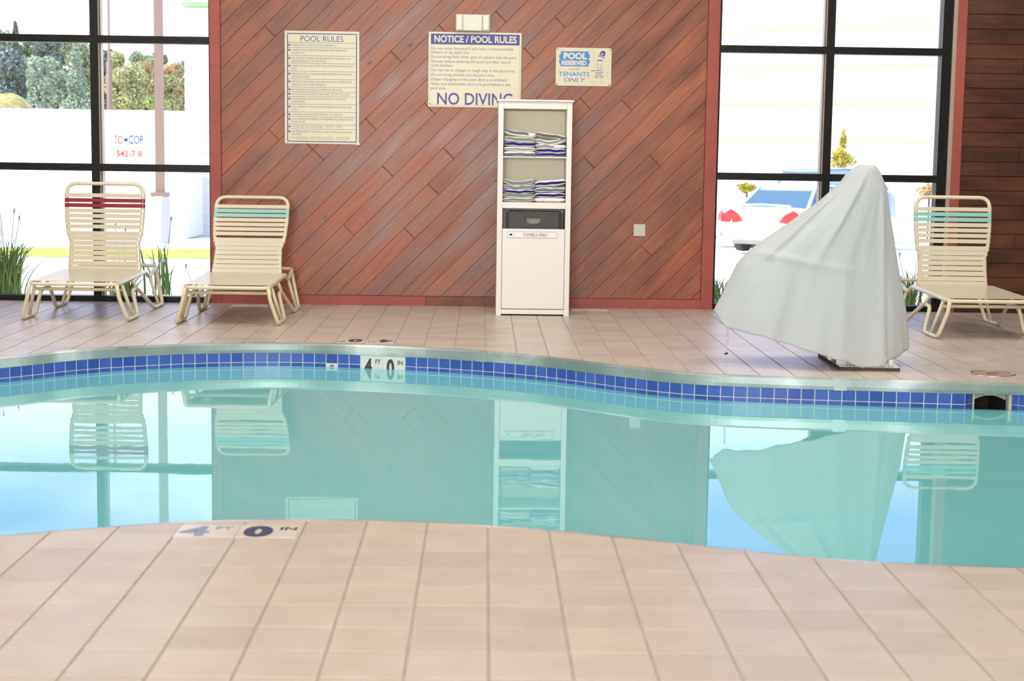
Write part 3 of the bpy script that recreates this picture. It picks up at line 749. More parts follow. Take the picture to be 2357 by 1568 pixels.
def lounger(loc, label, tilt, accent, gap=.0):
    root = empty('sun_lounger', loc, label, 'sun lounger', 'strapped sun loungers on the far deck')
    h = .315
    # base frame loop
    side = [(h-.0, -.04, .288), (h, 1.0, .31), (h, 1.06, .292), (h, 1.12, .262), (h, 1.22, .266), (h, 1.38, .302), (h, 1.50, .325)]
    loop = side+[(-p[0], p[1], p[2]) for p in side[::-1]]
    G().tube(rounded(loop, .07, 5, True), TR, 10, True).obj('base_frame', M['cream'], root, True)
    for sg in (-1, 1):
        fh = .385
        path = [(sg*h, -.03, .285), (sg*(h+.012), -.035, .20), (sg*fh, .0, TR), (sg*fh, .37, TR), (sg*(h+.025), .385, .208), (sg*(h+.015), .60, .212), (sg*fh, .98, TR), (sg*fh, 1.33, TR), (sg*h, 1.42, .308)]
        G().tube(rounded(path, .05, 5), TR, 10).obj('leg_loop', M['cream'], root, True)
        for a_, b_ in (((sg*h, .12, .288), (sg*fh, .20, TR)), ((sg*(h+.0), .50, .296), (sg*(h+.03), .53, .208)), ((sg*h, 1.17, .264), (sg*fh, 1.18, TR))):
            G().tube([a_, b_], .0135, 8).obj('leg_strut', M['cream'], root, True)
    G().tube([(-h-.01, .14, .235), (h+.01, .14, .235)], .0135, 8).obj('cross_bar', M['cream'], root, True)
    G().tube([(-h, .50, .275), (h, .50, .275)], .0135, 8).obj('cross_bar', M['cream'], root, True)
    # seat straps
    V, Fc = strap_mesh(h, .0428); sm_ = None
    nS = 22
    for i in range(nS):
        s_ = .045+i*.0435; z = .288+.022*(s_+.04)/1.04
        if sm_ is None: o = mesh('seat_strap', V, Fc, M['strap'], root); sm_ = o.data
        else: o = bpy.data.objects.new('seat_strap', sm_); C.objects.link(o); o.parent = root
        o.location = (0, s_, z)
    # backrest: v runs up the back, tilted
    by, bz = 1.0, .316; ct, st = math.cos(tilt), math.sin(tilt)
    def B(x, v_, n_=0): return (x, by+v_*st-n_*ct, bz+v_*ct+n_*st)
    Lb = .715; tw, kw, nw, bw = .297, .288, .258, .270
    ol = [(bw, 0), (nw+.004, .12), (nw, .235), (kw-.004, .315), (kw, .36), (tw, .50), (tw, Lb)]
    pth = [B(-x, v_) for x, v_ in ol]+[B(x, v_) for x, v_ in ol[::-1]]
    P = []
    n_ = len(pth)
    fr_ = rounded(pth, .035, 4)
    # larger radius at the two top corners
    top = [B(-tw, .50)]+rounded([B(-tw, .5), B(-tw, Lb), B(tw, Lb), B(tw, .5)], .085, 8)[1:-1]+[B(tw, .5)]
    lowL = rounded([B(-x, v_) for x, v_ in ol[:6]], .03, 4); lowR = rounded([B(x, v_) for x, v_ in ol[:6]][::-1], .03, 4)
    G().tube(lowL+top[1:-1]+lowR, TR, 10).obj('backrest_frame', M['cream'], root, True)
    rotm = Matrix(((1, 0, 0), (0, st, -ct), (0, ct, st)))
    def hw_at(v_):
        for (x0, a_), (x1, b_) in zip(ol[:-1], ol[1:]):
            if a_ <= v_ <= b_: return x0+(x1-x0)*(v_-a_)/(b_-a_)
        return tw
    ups = [.618, .577, .535, .492, .449, .406, .362]; lows = [.304, .266, .226, .186, .144, .102, .060, .020]
    cache = {}
    for k, v_ in enumerate(ups+lows):
        hw = round(hw_at(v_), 3); wd = (.0325 if k < 7 else .0375)-gap
        col = accent if k in (1, 2) else 'strap'
        key = (hw, wd, col)
        if key not in cache:
            V, Fc = strap_mesh(hw, wd); o = mesh('back_strap', V, Fc, M[col], root); cache[key] = o.data
        else: o = bpy.data.objects.new('back_strap', cache[key]); C.objects.link(o); o.parent = root
        o.matrix_local = Matrix.Translation(B(0, v_))@rotm.to_4x4()
        if k in (1, 2): o['label'] = ('burgundy' if accent == 'red' else 'teal')+' strap'
    return root
lounger((-3.127, 12.24, 0), 'cream strapped lounger with two burgundy straps, in front of the left window', math.radians(4), 'red', .001).scale = (1.05, 1, 1)
lounger((-1.937, 12.09, 0), 'cream strapped lounger with two teal straps, beside the diagonal plank wall', math.radians(31), 'teal')
lounger((3.765, 11.75, 0), 'cream strapped lounger with two teal straps, right of the covered pool lift', math.radians(7), 'teal', .001)
# ------------------------------------------------------------------ covered pool lift
LY = 10.25
lift = empty('pool_lift', (2.44, LY, 0), 'covered pool lift base with white bolts on a dark-edged steel plate', 'pool lift')
def Lx(x, y): return (x-2.44, y-LY)
pl = [Lx(2.25, 10.60), Lx(2.25, 9.955), Lx(2.625, 9.915), Lx(2.69, 10.56)]
G().prism(pl, 0.0, .022).obj('base_plate', M['darkbrown'], lift)
G().prism([(a*.985, b*.985-.002) for a, b in pl], .022, .025).obj('plate_top', plain('steel_plate', 'd8ccb8', .3, .6), lift)
for (bx, by_) in ((2.275, 10.5), (2.285, 10.28), (2.325, 10.02), (2.58, 9.97), (2.62, 10.3), (2.64, 10.5)):
    x, y = Lx(bx, by_); G().lathe([(.015, .025), (.017, .03), (.017, .058), (.012, .066)], 14, (x, y, 0)).obj('bolt_cap', M['whitep'], lift, True)
for (bx, by_) in ((2.385, 9.985), (2.51, 9.975)):
    x, y = Lx(bx, by_)
    rbox(x-.035, x+.035, y-.03, y+.03, .025, .038, 'foot_pad', M['whitep'], lift, .005)
    for q in (-1, 1): rbox(x+q*.03-.005, x+q*.03+.005, y-.02, y+.03, .038, .085, 'bracket', M['whitep'], lift, .002)
    G().box(x-.022, x+.022, y-.012, y+.01, .05, .062).obj('pin', M['chrome'], lift)
G().tube([Lx(2.45, 10.2)+(.025,), Lx(2.45, 10.2)+(1.16,)], .055, 16).obj('mast', M['whitep'], lift, True)
G().tube([Lx(2.44, 10.22)+(1.0,), Lx(2.1, 10.28)+(.72,), Lx(1.85, 10.34)+(.55,)], .025, 12).obj('arm', M['whitep'], lift, True)
rbox(1.82-2.44, 2.16-2.44, 10.2-LY, 10.42-LY, .42, .46, 'seat', M['whitep'], lift, .02)
# cover
sil = [(1075, 28), (1180, 28), (1215, 65), (1262, 180), (1290, 400), (1330, 650), (1390, 1000), (1405, 1215)]
silL = [(1075, 28), (1000, 80), (960, 140), (830, 260), (640, 400), (480, 510), (360, 600), (290, 680), (240, 780), (180, 910), (135, 995)]
def zz7(p, Y=LY): x, z = ony_(1600+p[0]/2.851, 370+p[1]/2.851, Y); return (z, x)
Rt = sorted([zz7(p) for p in sil[1:]]); Lt = sorted([zz7(p) for p in silL])
def li(T, z):
    if z <= T[0][0]:
        a, b_ = T[0], T[1]; return a[1]+(z-a[0])*(b_[1]-a[1])/(b_[0]-a[0])*.6
    if z >= T[-1][0]: return T[-1][1]
    for a, b_ in zip(T[:-1], T[1:]):
        if a[0] <= z <= b_[0]: return a[1]+(b_[1]-a[1])*(z-a[0])/(b_[0]-a[0])
fh_px = [(135, 995), (215, 1090), (400, 1120), (750, 1220), (950, 1280), (1060, 1322), (1140, 1312), (1250, 1275), (1405, 1217)]
FH = [zz7(p) for p in fh_px]; FH = [(x, z) for z, x in FH]
def fhem(x):
    if x <= FH[0][0]: return FH[0][1]
    if x >= FH[-1][0]: return FH[-1][1]
    for a, b_ in zip(FH[:-1], FH[1:]):
        if a[0] <= x <= b_[0]: return a[1]+(b_[1]-a[1])*(x-a[0])/(b_[0]-a[0])
ztop = max(Rt[-1][0], Lt[-1][0]); NT, NR = 144, 70
V = []; Fc = []
for i in range(NR+1):
    t = i/NR
    for j in range(NT):
        th = 2*PI*j/NT; cth, sth = math.cos(th), math.sin(th)
        # hem height for this direction (solve by position at the bottom)
        xb = .5*(FH[0][0]+FH[-1][0])+.5*(FH[-1][0]-FH[0][0])*cth
        zh = fhem(xb)
        if sth > 0: zh += (.16+.10*(-cth))*sth**.8 if sth > 0 else 0
        z = ztop+(zh-ztop)*t**.9
        xl, xr = li(Lt, z), li(Rt, z)
        xm, hwid = (xl+xr)/2, (xr-xl)/2
        x = xm+hwid*cth
        q = (ztop-z)/(ztop)
        dep = .075+.33*min(1, q)**.75
        dep *= (.62+.38*math.cos((x-2.35)*.9)) if x < 2.35 else 1
        y = LY+.02+dep*sth*(abs(sth)**.12)*1.0 + .10*min(1, max(0, (2.35-x)))
        # pleats hanging from the top and from the seat corner
        amp = .016*q*abs(sth)
        y += amp*(math.sin(9*th+2.1*q+.6)+.6*math.sin(17*th+1.3-3*q)+.4*math.sin(29*th+4*q))*(-1 if sth < 0 else 1)
        if sth < 0:
            # diagonal crease from the seat corner towards the mast
            dl = (z-(.73-.17*(x-1.70)))
            y -= .018*math.exp(-(dl/.022)**2)*max(0, min(1, (2.45-x)/.4))*max(0, min(1, (x-1.6)/.1))
            y -= .03*math.exp(-((x-1.72)/.10)**2)*max(0, min(1, (.74-z)/.2))
            # ridge down the mast
            y -= .032*math.exp(-((x-2.53)/.016)**2)*max(0, min(1, (1.2-z)/.3))
            dl2 = (x-2.40)-.55*(z-1.2)
            y -= .028*math.exp(-(dl2/.022)**2)*max(0, min(1, (1.27-z)/.15))*max(0, min(1, (z-.6)/.3))
            dl3 = (x-2.33)-1.05*(z-1.2)
            y -= .030*math.exp(-(dl3/.024)**2)*max(0, min(1, (1.2-z)/.15))*max(0, min(1, (z-.6)/.2))
        hemw = .004*math.sin(23*th)*max(0, t-.9)*10
        V.append((x-2.44, y-LY, z+hemw))
for i in range(NR):
    for j in range(NT): Fc.append((i*NT+j, i*NT+(j+1) % NT, (i+1)*NT+(j+1) % NT, (i+1)*NT+j))
Fc.append(tuple(range(NT)))
cov = mesh('lift_cover', V, Fc, M['cloth'], None, True); cov.location = (2.44, LY, 0)
sm2 = cov.modifiers.new('thickness', 'SOLIDIFY'); sm2.thickness = .003
tag(cov, 'light grey fabric cover draped over the pool lift in front of the right window', 'cover')
cx_, cz_ = ony_(1674, 762, 10.35)
cd = empty('drawstring', (cx_, 10.35, 0), 'thin white drawstring with dark toggle hanging below the left hem of the cover', 'drawstring')
G().tube([(0, 0, cz_+.03), (-.004, 0, .12), (-.006, 0, .05), (-.003, 0, .012), (0, -.01, .003)], .0022, 6).obj('cord', M['whitep'], cd)
G().tube([(.006, 0, cz_+.03), (.006, 0, .12), (-.004, 0, .055)], .0022, 6).obj('cord', M['whitep'], cd)
G().tube([(-.014, 0, .046), (.010, 0, .05)], .006, 10).obj('toggle', M['navy'], cd)
# ------------------------------------------------------------------ towel cabinet
CXL, CXR, CYF, CH = .105, .706, 13.09, 1.757; CD = .52
cab = empty('towel_cabinet', (CXL, CYF, 0), 'tall white towel cabinet with open shelves against the plank wall', 'cabinet')
cw = CXR-CXL
def cb(x0, x1, y0, y1, z0, z1, name, mat='cab', bev=.003): return rbox(x0, x1, y0, y1, z0, z1, name, M[mat], cab, bev)
cb(0, .043, 0, CD, 0, CH-.012, 'side_panel'); cb(cw-.043, cw, 0, CD, 0, CH-.012, 'side_panel')
cb(-.012, cw+.012, -.014, CD, CH-.012, CH+.004, 'top_panel')
cb(.0432, cw-.0432, .001, CD-.165, CH-.07, CH-.013, 'header')
cb(.0432, cw-.0432, .36, .38, .02, CH-.075, 'back_panel', 'cabin')
cb(.0432, cw-.0432, .006, CD-.165, 1.292, 1.303, 'shelf', 'cab', .001)
cb(.0432, cw-.0432, .001, CD-.165, .880, .931, 'shelf')
cb(.0432, cw-.0432, .001, CD-.165, .012, .052, 'plinth')
door = cb(.0455, cw-.0455, -.001, .017, .057, .714, 'door')
lp = rbox(.089, .491, -.0035, -.0008, .641, .690, 'label_plate', plain('label_white', 'e9e7e2', .3), cab, .0006)
mpc = lambda u, w: (u, -.0042, w)
Txt().line([(.089, .641), (.491, .641), (.491, .690), (.089, .690), (.089, .641)], .0022).line([(.141, .641), (.141, .690)], .0015).obj('border', mpc, M['s_grey'], lp)
Txt().add('TOWELS ONLY', .215, .42, .6525, .6785, .004).obj('lettering', mpc, M['gap'], lp)
Txt().poly(circ(.115, .666, .013, 16, .008)).rect(.106, .124, .6655, .6715).obj('emblem', mpc, M['gap'], lp)
# bin
bn = empty('towel_bin', (CXL+.30, CYF+.12, .055), 'dark grey plastic bin with a handle slot inside the white towel cabinet', 'bin')
g_ = G(); x0, x1, zt, zb = -.225, .235, .80, 0.0
front = [(x0+.02, zb), (x1-.02, zb), (x1, zt-.03), (x1-.02, zt), (x0+.02, zt), (x0, zt-.03)]
hole = [(-.075, .728), (-.065, .752), (-.02, .748), (.02, .748), (.048, .752), (.06, .728), (.045, .700), (.0, .694), (-.055, .700)]
# front wall with a slot, made from a bmesh bridge
bm = bmesh.new()
def ringv(P, y): return [bm.verts.new((p[0], y, p[1])) for p in P]
oa = ringv(front, -.005); ha = ringv(hole, -.005); ob = ringv(front, .0); hb = ringv(hole, .0)
def loop_edges(R): return [bm.edges.new((R[i-1], R[i])) for i in range(len(R))]
ea = loop_edges(oa)+loop_edges(ha); eb = loop_edges(ob)+loop_edges(hb)
bmesh.ops.triangle_fill(bm, edges=ea, use_beauty=True); bmesh.ops.triangle_fill(bm, edges=eb, use_beauty=True)
for P1, P2 in ((oa, ob), (ha, hb)):
    for i in range(len(P1)): bm.faces.new((P1[i-1], P1[i], P2[i], P2[i-1]))
me = bpy.data.meshes.new('front_wall'); bm.to_mesh(me); bm.free(); me.materials.append(M['bin'])
o = bpy.data.objects.new('front_wall', me); C.objects.link(o); o.parent = bn
M['binedge'] = plain('black_plastic_edge', '141414', .5)
g_ = G(); g_.box(x0, x0+.006, .0, .30, .02, zt-.01); g_.box(x1-.006, x1, 0, .22, .02, zt-.01); g_.box(x0, x1, .295, .30, .02, zt-.01); g_.box(x0+.02, x1-.02, 0, .30, 0, .01); g_.obj('shell', M['bin'], bn)
for q, w in ((x0-.001, .028), (x1-.027, .028)): G().prism([(q, .0), (q+w, .0), (q+w, zt-.0), (q+.012, zt-.002), (q, zt-.03)] if q < 0 else [(q, 0), (q+w, 0), (q+w, zt-.03), (q+w-.012, zt-.002), (q, zt)], -.0065, -.0052, 'y').obj('corner_rib', M['binedge'], bn)
G().tube([(x0+.02, 0, zt), (x1-.02, 0, zt)], .006, 8).obj('rim', M['bin'], bn, True)
# towels
def towel(x0, x1, z0, h, dz, stripe, label, group, pos=.5, thin=1.0, part=(0, 1)):
    """folded towel: rounded fold at the front; dz(t) height offset along its width"""
    root = empty('folded_towel', ((x0+x1)/2, CYF+.03, z0), label, 'towel', group)
    nx = 14; prof = []
    r = h/2
    for k in range(9):
        a = -PI/2+PI*k/8; prof.append((-r*math.cos(a)*.9, r+r*math.sin(a)))
    prof = prof+[(.15, h), (.27, h*.9), (.27, .004), (.15, 0)]
    V = []; Fc = []; K_ = len(prof); xc = (x0+x1)/2
    for i in range(nx+1):
        t = i/nx; X = x0+(x1-x0)*t-xc; e_ = 1-.35*(abs(2*t-1)**6)
        wob = .0022*math.sin(t*19+z0*70)
        for y, z in prof: V.append((X, y+wob*2, (z-h/2)*e_+h/2+dz(t)+wob*.5))
    for i in range(nx):
        for k in range(K_): Fc.append((i*K_+k, (i+1)*K_+k, (i+1)*K_+(k+1) % K_, i*K_+(k+1) % K_))
    Fc.append(tuple(range(K_))); Fc.append(tuple(nx*K_+k for k in range(K_)))
    mesh('body', V, Fc, M['towel'], root, True)
    if stripe:
        V = []; Fc = []; z_a, z_b = pos-.27*thin, pos+.27*thin; m_ = 6
        for i in range(nx+1):
            t = part[0]+(part[1]-part[0])*i/nx; X = x0+(x1-x0)*t-xc; e_ = 1-.35*(abs(2*t-1)**6); wob = .0022*math.sin(t*19+z0*70)
            wv = .05*math.sin(t*11+z0*31)
            for k in range(m_+1):
                zz_ = (z_a+(z_b-z_a)*k/m_+wv); zz_ = min(max(zz_, .02), .98); a = math.asin(min(1, max(-1, 2*zz_-1)))
                V.append((X, -r*math.cos(a)*.9+wob*2-.0016, (r*math.sin(a))*e_+h/2+dz(t)+wob*.5))
        for i in range(nx):
            for k in range(m_): Fc.append((i*(m_+1)+k, (i+1)*(m_+1)+k, (i+1)*(m_+1)+k+1, i*(m_+1)+k+1))
        o = mesh('stripe', V, Fc, M[stripe], root, True)
        o['label'] = {'t_gray': 'grey stripe', 't_dark': 'dark grey stripe', 't_blue': 'blue stripe', 't_steel': 'steel blue stripe'}[stripe]
xa, xm_, xb = CXL+.046, CXL+.046+.262, CXR-.046
word = ['bottom', 'second from the bottom', 'third from the bottom', 'fourth from the bottom', 'top', 'top']
cname = {'t_gray': 'a grey', 't_dark': 'a dark grey', 't_blue': 'a blue', 't_steel': 'a steel blue'}
def stack(x0, x1, z0, items, where, grp):
    z = z0; n_ = len(items)
    for i, (hh, st, dzf, pos, thin, part) in enumerate(items):
        w_ = 'top' if i == n_-1 else word[i]
        st_t = (' with %s stripe' % cname[st]) if st else ' without a visible stripe'
        towel(x0, x1, z, hh, dzf, st, 'white towel%s, %s of the %s stack' % (st_t, w_, where), grp, pos, thin, part)
        z += hh
Z = lambda t: 0.0
f01 = (0, 1)
stack(xa+.005, xm_-.004, 1.307, [(.038, 't_steel', lambda t: 0, .35, .9, f01), (.034, 't_gray', lambda t: .001*math.sin(t*5), .5, .5, f01), (.034, 't_blue', lambda t: -.012*(t-.0)**1*.6+.006, .6, 1.1, f01),
      (.044, 't_gray', lambda t: .010-.014*t, .6, .9, f01), (.040, 't_dark', lambda t: .028-.062*t+.030*t*t, .7, .8, (0, .78))], 'upper left', 'towels on the upper shelf')
stack(xm_-.001, xb-.002, 1.307, [(.024, 't_blue', lambda t: 0, .55, 1.3, f01), (.040, 't_blue', lambda t: .002-.004*t, .55, .9, f01), (.030, 't_gray', lambda t: .004-.006*t, .5, .7, (0, .6)),
      (.042, 't_gray', lambda t: .010-.022*math.sin(PI*min(1, t*1.1))+.006*t, .62, .6, f01), (.034, 't_dark', lambda t: .026-.030*t, .5, 1.15, f01)], 'upper right', 'towels on the upper shelf')
sag = lambda k: (lambda t: .006*k-.006*k*math.sin(PI*(t*.9+.03))*1.6+.002*k*t)
stack(xa, xm_-.003, .935, [(.032, 't_gray', lambda t: 0, .5, .9, f01), (.034, 't_gray', lambda t: .002-.003*t, .6, 1.2, f01), (.032, 't_blue', sag(1), .5, 1.0, f01), (.036, 't_gray', sag(2.0), .55, 1.1, f01), (.040, 't_gray', sag(3.4), .6, 1.1, f01)], 'lower left', 'towels on the lower shelf')
stack(xm_-.001, xb-.002, .935, [(.034, None, lambda t: 0, .5, 1, f01), (.038, 't_blue', lambda t: .004*t, .5, 1.0, f01), (.042, 't_steel', lambda t: .012*t+.004*math.sin(t*6), .5, 1.0, f01), (.050, 't_blue', lambda t: .028*t+.003*math.sin(t*7), .52, .75, f01)], 'lower right', 'towels on the lower shelf')
# ------------------------------------------------------------------ signs
def sign_plate(x0, x1, z0, z1, name, label, rad=.004):
    c_ = (x0, WY-.012, z0); root = empty(name, c_, label, 'sign')
    w, h = x1-x0, z1-z0; P = []
    for (cx_, cy_, a0) in ((w-rad, rad, -90), (w-rad, h-rad, 0), (rad, h-rad, 90), (rad, rad, 180)):
        for k in range(5): a = math.radians(a0+k*22.5); P.append((cx_+rad*math.cos(a), cy_+rad*math.sin(a)))
    pl_ = G().prism(P, .009, .0055, 'y').obj('board', M['sign'], root)
    return root, w, h
mps = lambda u, w: (u, .0048, w)
mps2 = lambda u, w: (u, .0042, w)
# pool rules
root, w, h = sign_plate(-1.716, -1.082, 1.383, 2.335, 'pool_rules_sign', 'cream POOL RULES sign with blue border and many ruled lines, left on the plank wall')
def su(x, y): return (x-(60+23*(y-105)/1370))/910*w
def sv(y): return (1475-y)/1370*h
T = Txt(); T2 = Txt()
bx0, bx1 = su(95, 138), su(938, 138); by0, by1 = sv(1448), sv(138)
rr = .012; cor = []
for (cx_, cy_, a0) in ((bx1-rr, by0+rr, -90), (bx1-rr, by1-rr, 0), (bx0+rr, by1-rr, 90), (bx0+rr, by0+rr, 180)):
    for k in range(5): a = math.radians(a0+k*22.5); cor.append((cx_+rr*math.cos(a), cy_+rr*math.sin(a)))
T.line(cor+[cor[0]], .0075)
for y in (247, 307, 404, 497, 593, 688, 785, 843, 900, 993, 1088, 1146, 1240, 1297): T2.line([(bx0, sv(y)), (bx1, sv(y))], .0026)
T.obj('border', mps, M['s_blue'], root); T2.obj('rule_lines', mps, M['s_blue'], root)
Txt().add('POOL RULES', su(255, 190), su(775, 190), sv(232), sv(162), -.004).obj('heading', mps, M['s_blue'], root)
LN = [('THERE SHOULD BE NO SOLO SWIMMING.', 277, 690, 1), ('THERE SHOULD BE NO RUNNING, BOISTEROUS OR', 337, 825, 1), ('ROUGH PLAY.', 372, 315, 0), ('NO PERSON UNDER THE INFLUENCE OF ALCOHOL OR', 435, 868, 1), ('DRUGS SHOULD USE THE POOL.', 470, 580, 0),
      ('THERE SHOULD BE NO SPITTING OR BLOWING NOSE IN', 528, 903, 1), ('POOL.', 562, 220, 0), ('PERSONS WITH COMMUNICABLE DISEASE SHOULD NOT', 625, 893, 1), ('ENTER THE POOL.', 660, 383, 0), ('PERSONS WITH SKIN, EYE, EAR OR NASAL INFECTIONS', 720, 890, 1),
      ('SHOULD NOT ENTER THE POOL.', 755, 577, 0), ('NO ANIMALS OR PETS ALLOWED IN THE POOL.', 815, 782, 1), ('NO GLASS ALLOWED IN THE POOL OR ON THE DECK.', 870, 878, 1), ('NO CHILDREN SHOULD BE IN THE POOL WITHOUT', 928, 822, 1), ('SUPERVISION.', 963, 330, 0),
      ('YOU SHOULD TAKE A SHOWER BEFORE ENTERING THE', 1025, 890, 1), ('POOL.', 1060, 232, 0), ('THIS POOL IS OPEN FROM 7:00 A.M. TO 10:00 P.M.', 1118, 785, 1), ('THE MAXIMUM NUMBER OF SWIMMERS ALLOWED IN THE', 1175, 915, 1), ('POOL IS 30', 1210, 325, 0),
      ('A FIRST AID KIT IS LOCATED', 1268, 545, 1), ('AN EMERGENCY PHONE (or other notification device) IS', 1328, 905, 1), ('LOCATED', 1360, 280, 0)]
T = Txt(); T3 = Txt()
for body, y, xe, sq in LN:
    sh_ = 20*(y-270)/1100
    Txt().add(body, su(148+sh_*.8, y), su(xe, y), sv(y+11), sv(y-12), .0).obj('text_line', mps, M['s_grey'], root)
    if sq:
        a_ = 108+sh_*.9; T3.rect(su(a_, y), su(a_+23, y), sv(y+11), sv(y-11))
T3.obj('bullet_squares', mps, M['s_blue'], root)
T = Txt().add('FRONT  DESK', su(575, 1262), su(790, 1262), sv(1276), sv(1250), -.01, .25).add('SWIMING ENTRANCE   DOOR', su(130, 1405), su(875, 1405), sv(1422), sv(1388), -.012, .3)
T.obj('handwriting', mps, M['s_hand'], root)
for (x, y) in ((88, 125), (940, 133), (112, 1458), (955, 1455)): G().lathe([(.004, 0), (.003, .002)], 10).obj('screw', M['screw'], root).matrix_local = Matrix.Translation((su(x, y), .0053, sv(y)))@Matrix.Rotation(PI/2, 4, 'X')
G().prism([(w-.03, -.004), (w+.008, -.006), (w+.006, .014), (w-.012, .012)], .0040, .0046, 'y').obj('tape_corner', M['sign'], root)
# notice
root, w, h = sign_plate(-.492, .300, 1.713, 2.345, 'notice_sign', 'cream NOTICE / POOL RULES sign with a dark blue header, partly behind the towel cabinet')
def nu(x): return (x-80)/1108*w
def nv(y): return (1160-y)/892*h
Txt().rect(nu(108), nu(1165), nv(415), nv(290)).obj('header_band', mps, M['s_band'], root)
Txt().add('NOTICE / POOL RULES', nu(148), nu(1132), nv(388), nv(310), .028).obj('heading', mps2, M['sign'], root)
T = Txt()
for body, y, xe in (('Do not enter the pool if you have a communicable', 462, 1092), ('disease or an open cut.', 508, 565), ('Do not bring food, drink, gum or tobacco into the pool.', 562, 1133), ('Shower before entering the pool and after use of', 617, 1062), ('toilet facilities.', 665, 375),
                    ('Do not run or engage in rough play in the pool area.', 720, 1118), ('Do not bring animals into the pool area.', 775, 872), ('Diaper changing on the pool deck is prohibited.', 830, 1025), ('Glass and shatterable items are prohibited in the', 885, 1060), ('pool area.', 935, 293)):
    Txt().add(body, nu(113), nu(xe), nv(y+16), nv(y-18), .0).obj('text_line', mps, M['s_grey'], root)
Txt().add('NO DIVING', nu(188), nu(1090), nv(1130), nv(990), .012).obj('warning_text', mps, M['s_band'], root)
Txt().line([(nu(100), nv(1140)), (nu(1170), nv(1140))], .0015).line([(nu(98), nv(420)), (nu(98), nv(1140))], .0015).line([(nu(1170), nv(420)), (nu(1170), nv(1140))], .0015).obj('border', mps, M['s_grey'], root)
for (x, y) in ((120, 296), (1152, 300), (105, 1128)): G().lathe([(.005, 0), (.004, .003)], 10).obj('screw', M['screw'], root).matrix_local = Matrix.Translation((nu(x), .0050, nv(y)))@Matrix.Rotation(PI/2, 4, 'X')
# reserved sign
root, w, h = sign_plate(.597, 1.072, 1.908, 2.229, 'pool_reserved_sign', 'small cream POOL RESERVED FOR TENANTS ONLY sign with light blue lettering', .018)
def ru(x): return (x-135)/1845*w
def rv(y): return (1402-y)/1275*h
B_ = [(290, 248), (1220, 248), (1212, 290), (1222, 330), (1262, 375), (1262, 440), (1215, 500), (1262, 560), (1262, 620), (1215, 670), (1212, 750), (290, 750), (285, 700), (240, 620), (240, 560), (275, 500), (235, 440), (240, 390), (285, 340), (300, 290)]
Txt().poly([(ru(x), rv(y)) for x, y in B_]).obj('badge', mps, M['s_sky'], root)
Txt().add('POOL', ru(385), ru(1165), rv(500), rv(302), .05).add('RESERVED', ru(325), ru(1150), rv(702), rv(562), .05).obj('badge_text', mps2, M['sign'], root)
Txt().add('TENANTS', ru(230), ru(1258), rv(1078), rv(935), .012).add('ONLY', ru(385), ru(1085), rv(1265), rv(1132), .012, .35).obj('lettering', mps, M['s_sky'], root)
Txt().add('FOR', ru(562), ru(925), rv(872), rv(820), -.004, .3).obj('lettering', mps, M['s_grey'], root)
T = Txt()
def rp(*P): return [(ru(x), rv(y)) for x, y in P]
T.poly(rp((1568, 340), (1600, 290), (1630, 235), (1690, 208), (1745, 225), (1778, 280), (1770, 350), (1735, 420), (1640, 385)))
T.line(rp((1520, 375), (1640, 412), (1745, 478)), .0055)
T.poly(rp((1495, 568), (1530, 525), (1590, 512), (1650, 520), (1710, 578), (1660, 570), (1600, 538), (1545, 560)))
for y, a_, b_ in ((882, 1460, 1680), (955, 1445, 1690), (1028, 1470, 1680)): T.line(rp((a_, y-8), ((a_+b_)/2, y+4), (b_, y-6)), .005)
T.line(rp((1420, 1065), (1480, 1098), (1550, 1105)), .0055).line(rp((1590, 1105), (1660, 1095), (1725, 1072)), .0055); T.line(rp((1295, 885), (1440, 895)), .0055)
for x, y in ((1540, 675), (1645, 675), (1545, 750), (1635, 750), (1545, 815), (1630, 815), (1720, 930), (1865, 940)): T.poly([(ru(x)+a_, rv(y)+b_) for a_, b_ in circ(0, 0, .004, 8)])
T.obj('cartoon_figure', mps, M['s_blue'], root)
cxs, cys = ru(1672), rv(330); ST = []
for k in range(10):
    a = PI/2+k*PI/5; q = .0125 if k % 2 == 0 else .0055; ST.append((cxs+q*math.cos(a), cys+q*math.sin(a)))
T = Txt()
for k in range(10): T.poly([(cxs, cys), ST[k], ST[(k+1) % 10]])
T.obj('star', mps2, M['sign'], root)
T = Txt(); T.line(rp((1300, 250), (1340, 205), (1390, 250), (1370, 320), (1410, 420), (1400, 560), (1440, 680), (1480, 820)), .0018).line(rp((1680, 680), (1790, 720), (1830, 800), (1750, 900)), .0018)
T.line(rp((1500, 600), (1500, 860)), .0018).line(rp((1690, 600), (1700, 860)), .0018).line(rp((1250, 1270), (1400, 1275), (1450, 1230), (1260, 1235), (1250, 1270)), .002).line(rp((1640, 1270), (1770, 1270), (1700, 1230), (1600, 1230), (1640, 1270)), .002)
T.line(rp((1840, 950), (1830, 1130)), .002).line(rp((1520, 480), (1500, 560)), .0018).line(rp((1500, 1110), (1480, 1230)), .0018).line(rp((1620, 1110), (1630, 1230)), .0018)
T.obj('figure_outline', mps, M['s_thin'], root)
for (x, y) in ((188, 183), (1930, 200), (185, 1343), (1915, 1355)): G().lathe([(.005, 0), (.004, .003)], 10).obj('screw', M['screw'], root).matrix_local = Matrix.Translation((ru(x), .0050, rv(y)))@Matrix.Rotation(PI/2, 4, 'X')
# emergency light above the notice
el = empty('emergency_light', (-.262, WY, 2.352), 'white twin-lens emergency light mounted above the blue-headed notice sign', 'light')
rbox(0, .29, -.05, 0, 0, .140, 'housing', M['whitep'], el, .006); rbox(.062, .225, -.075, -.048, .002, .138, 'centre_panel', M['whitep'], el, .008)
for q in (.004, .228): rbox(q, q+.056, -.068, -.049, .006, .134, 'lens', M['lens'], el, .012)
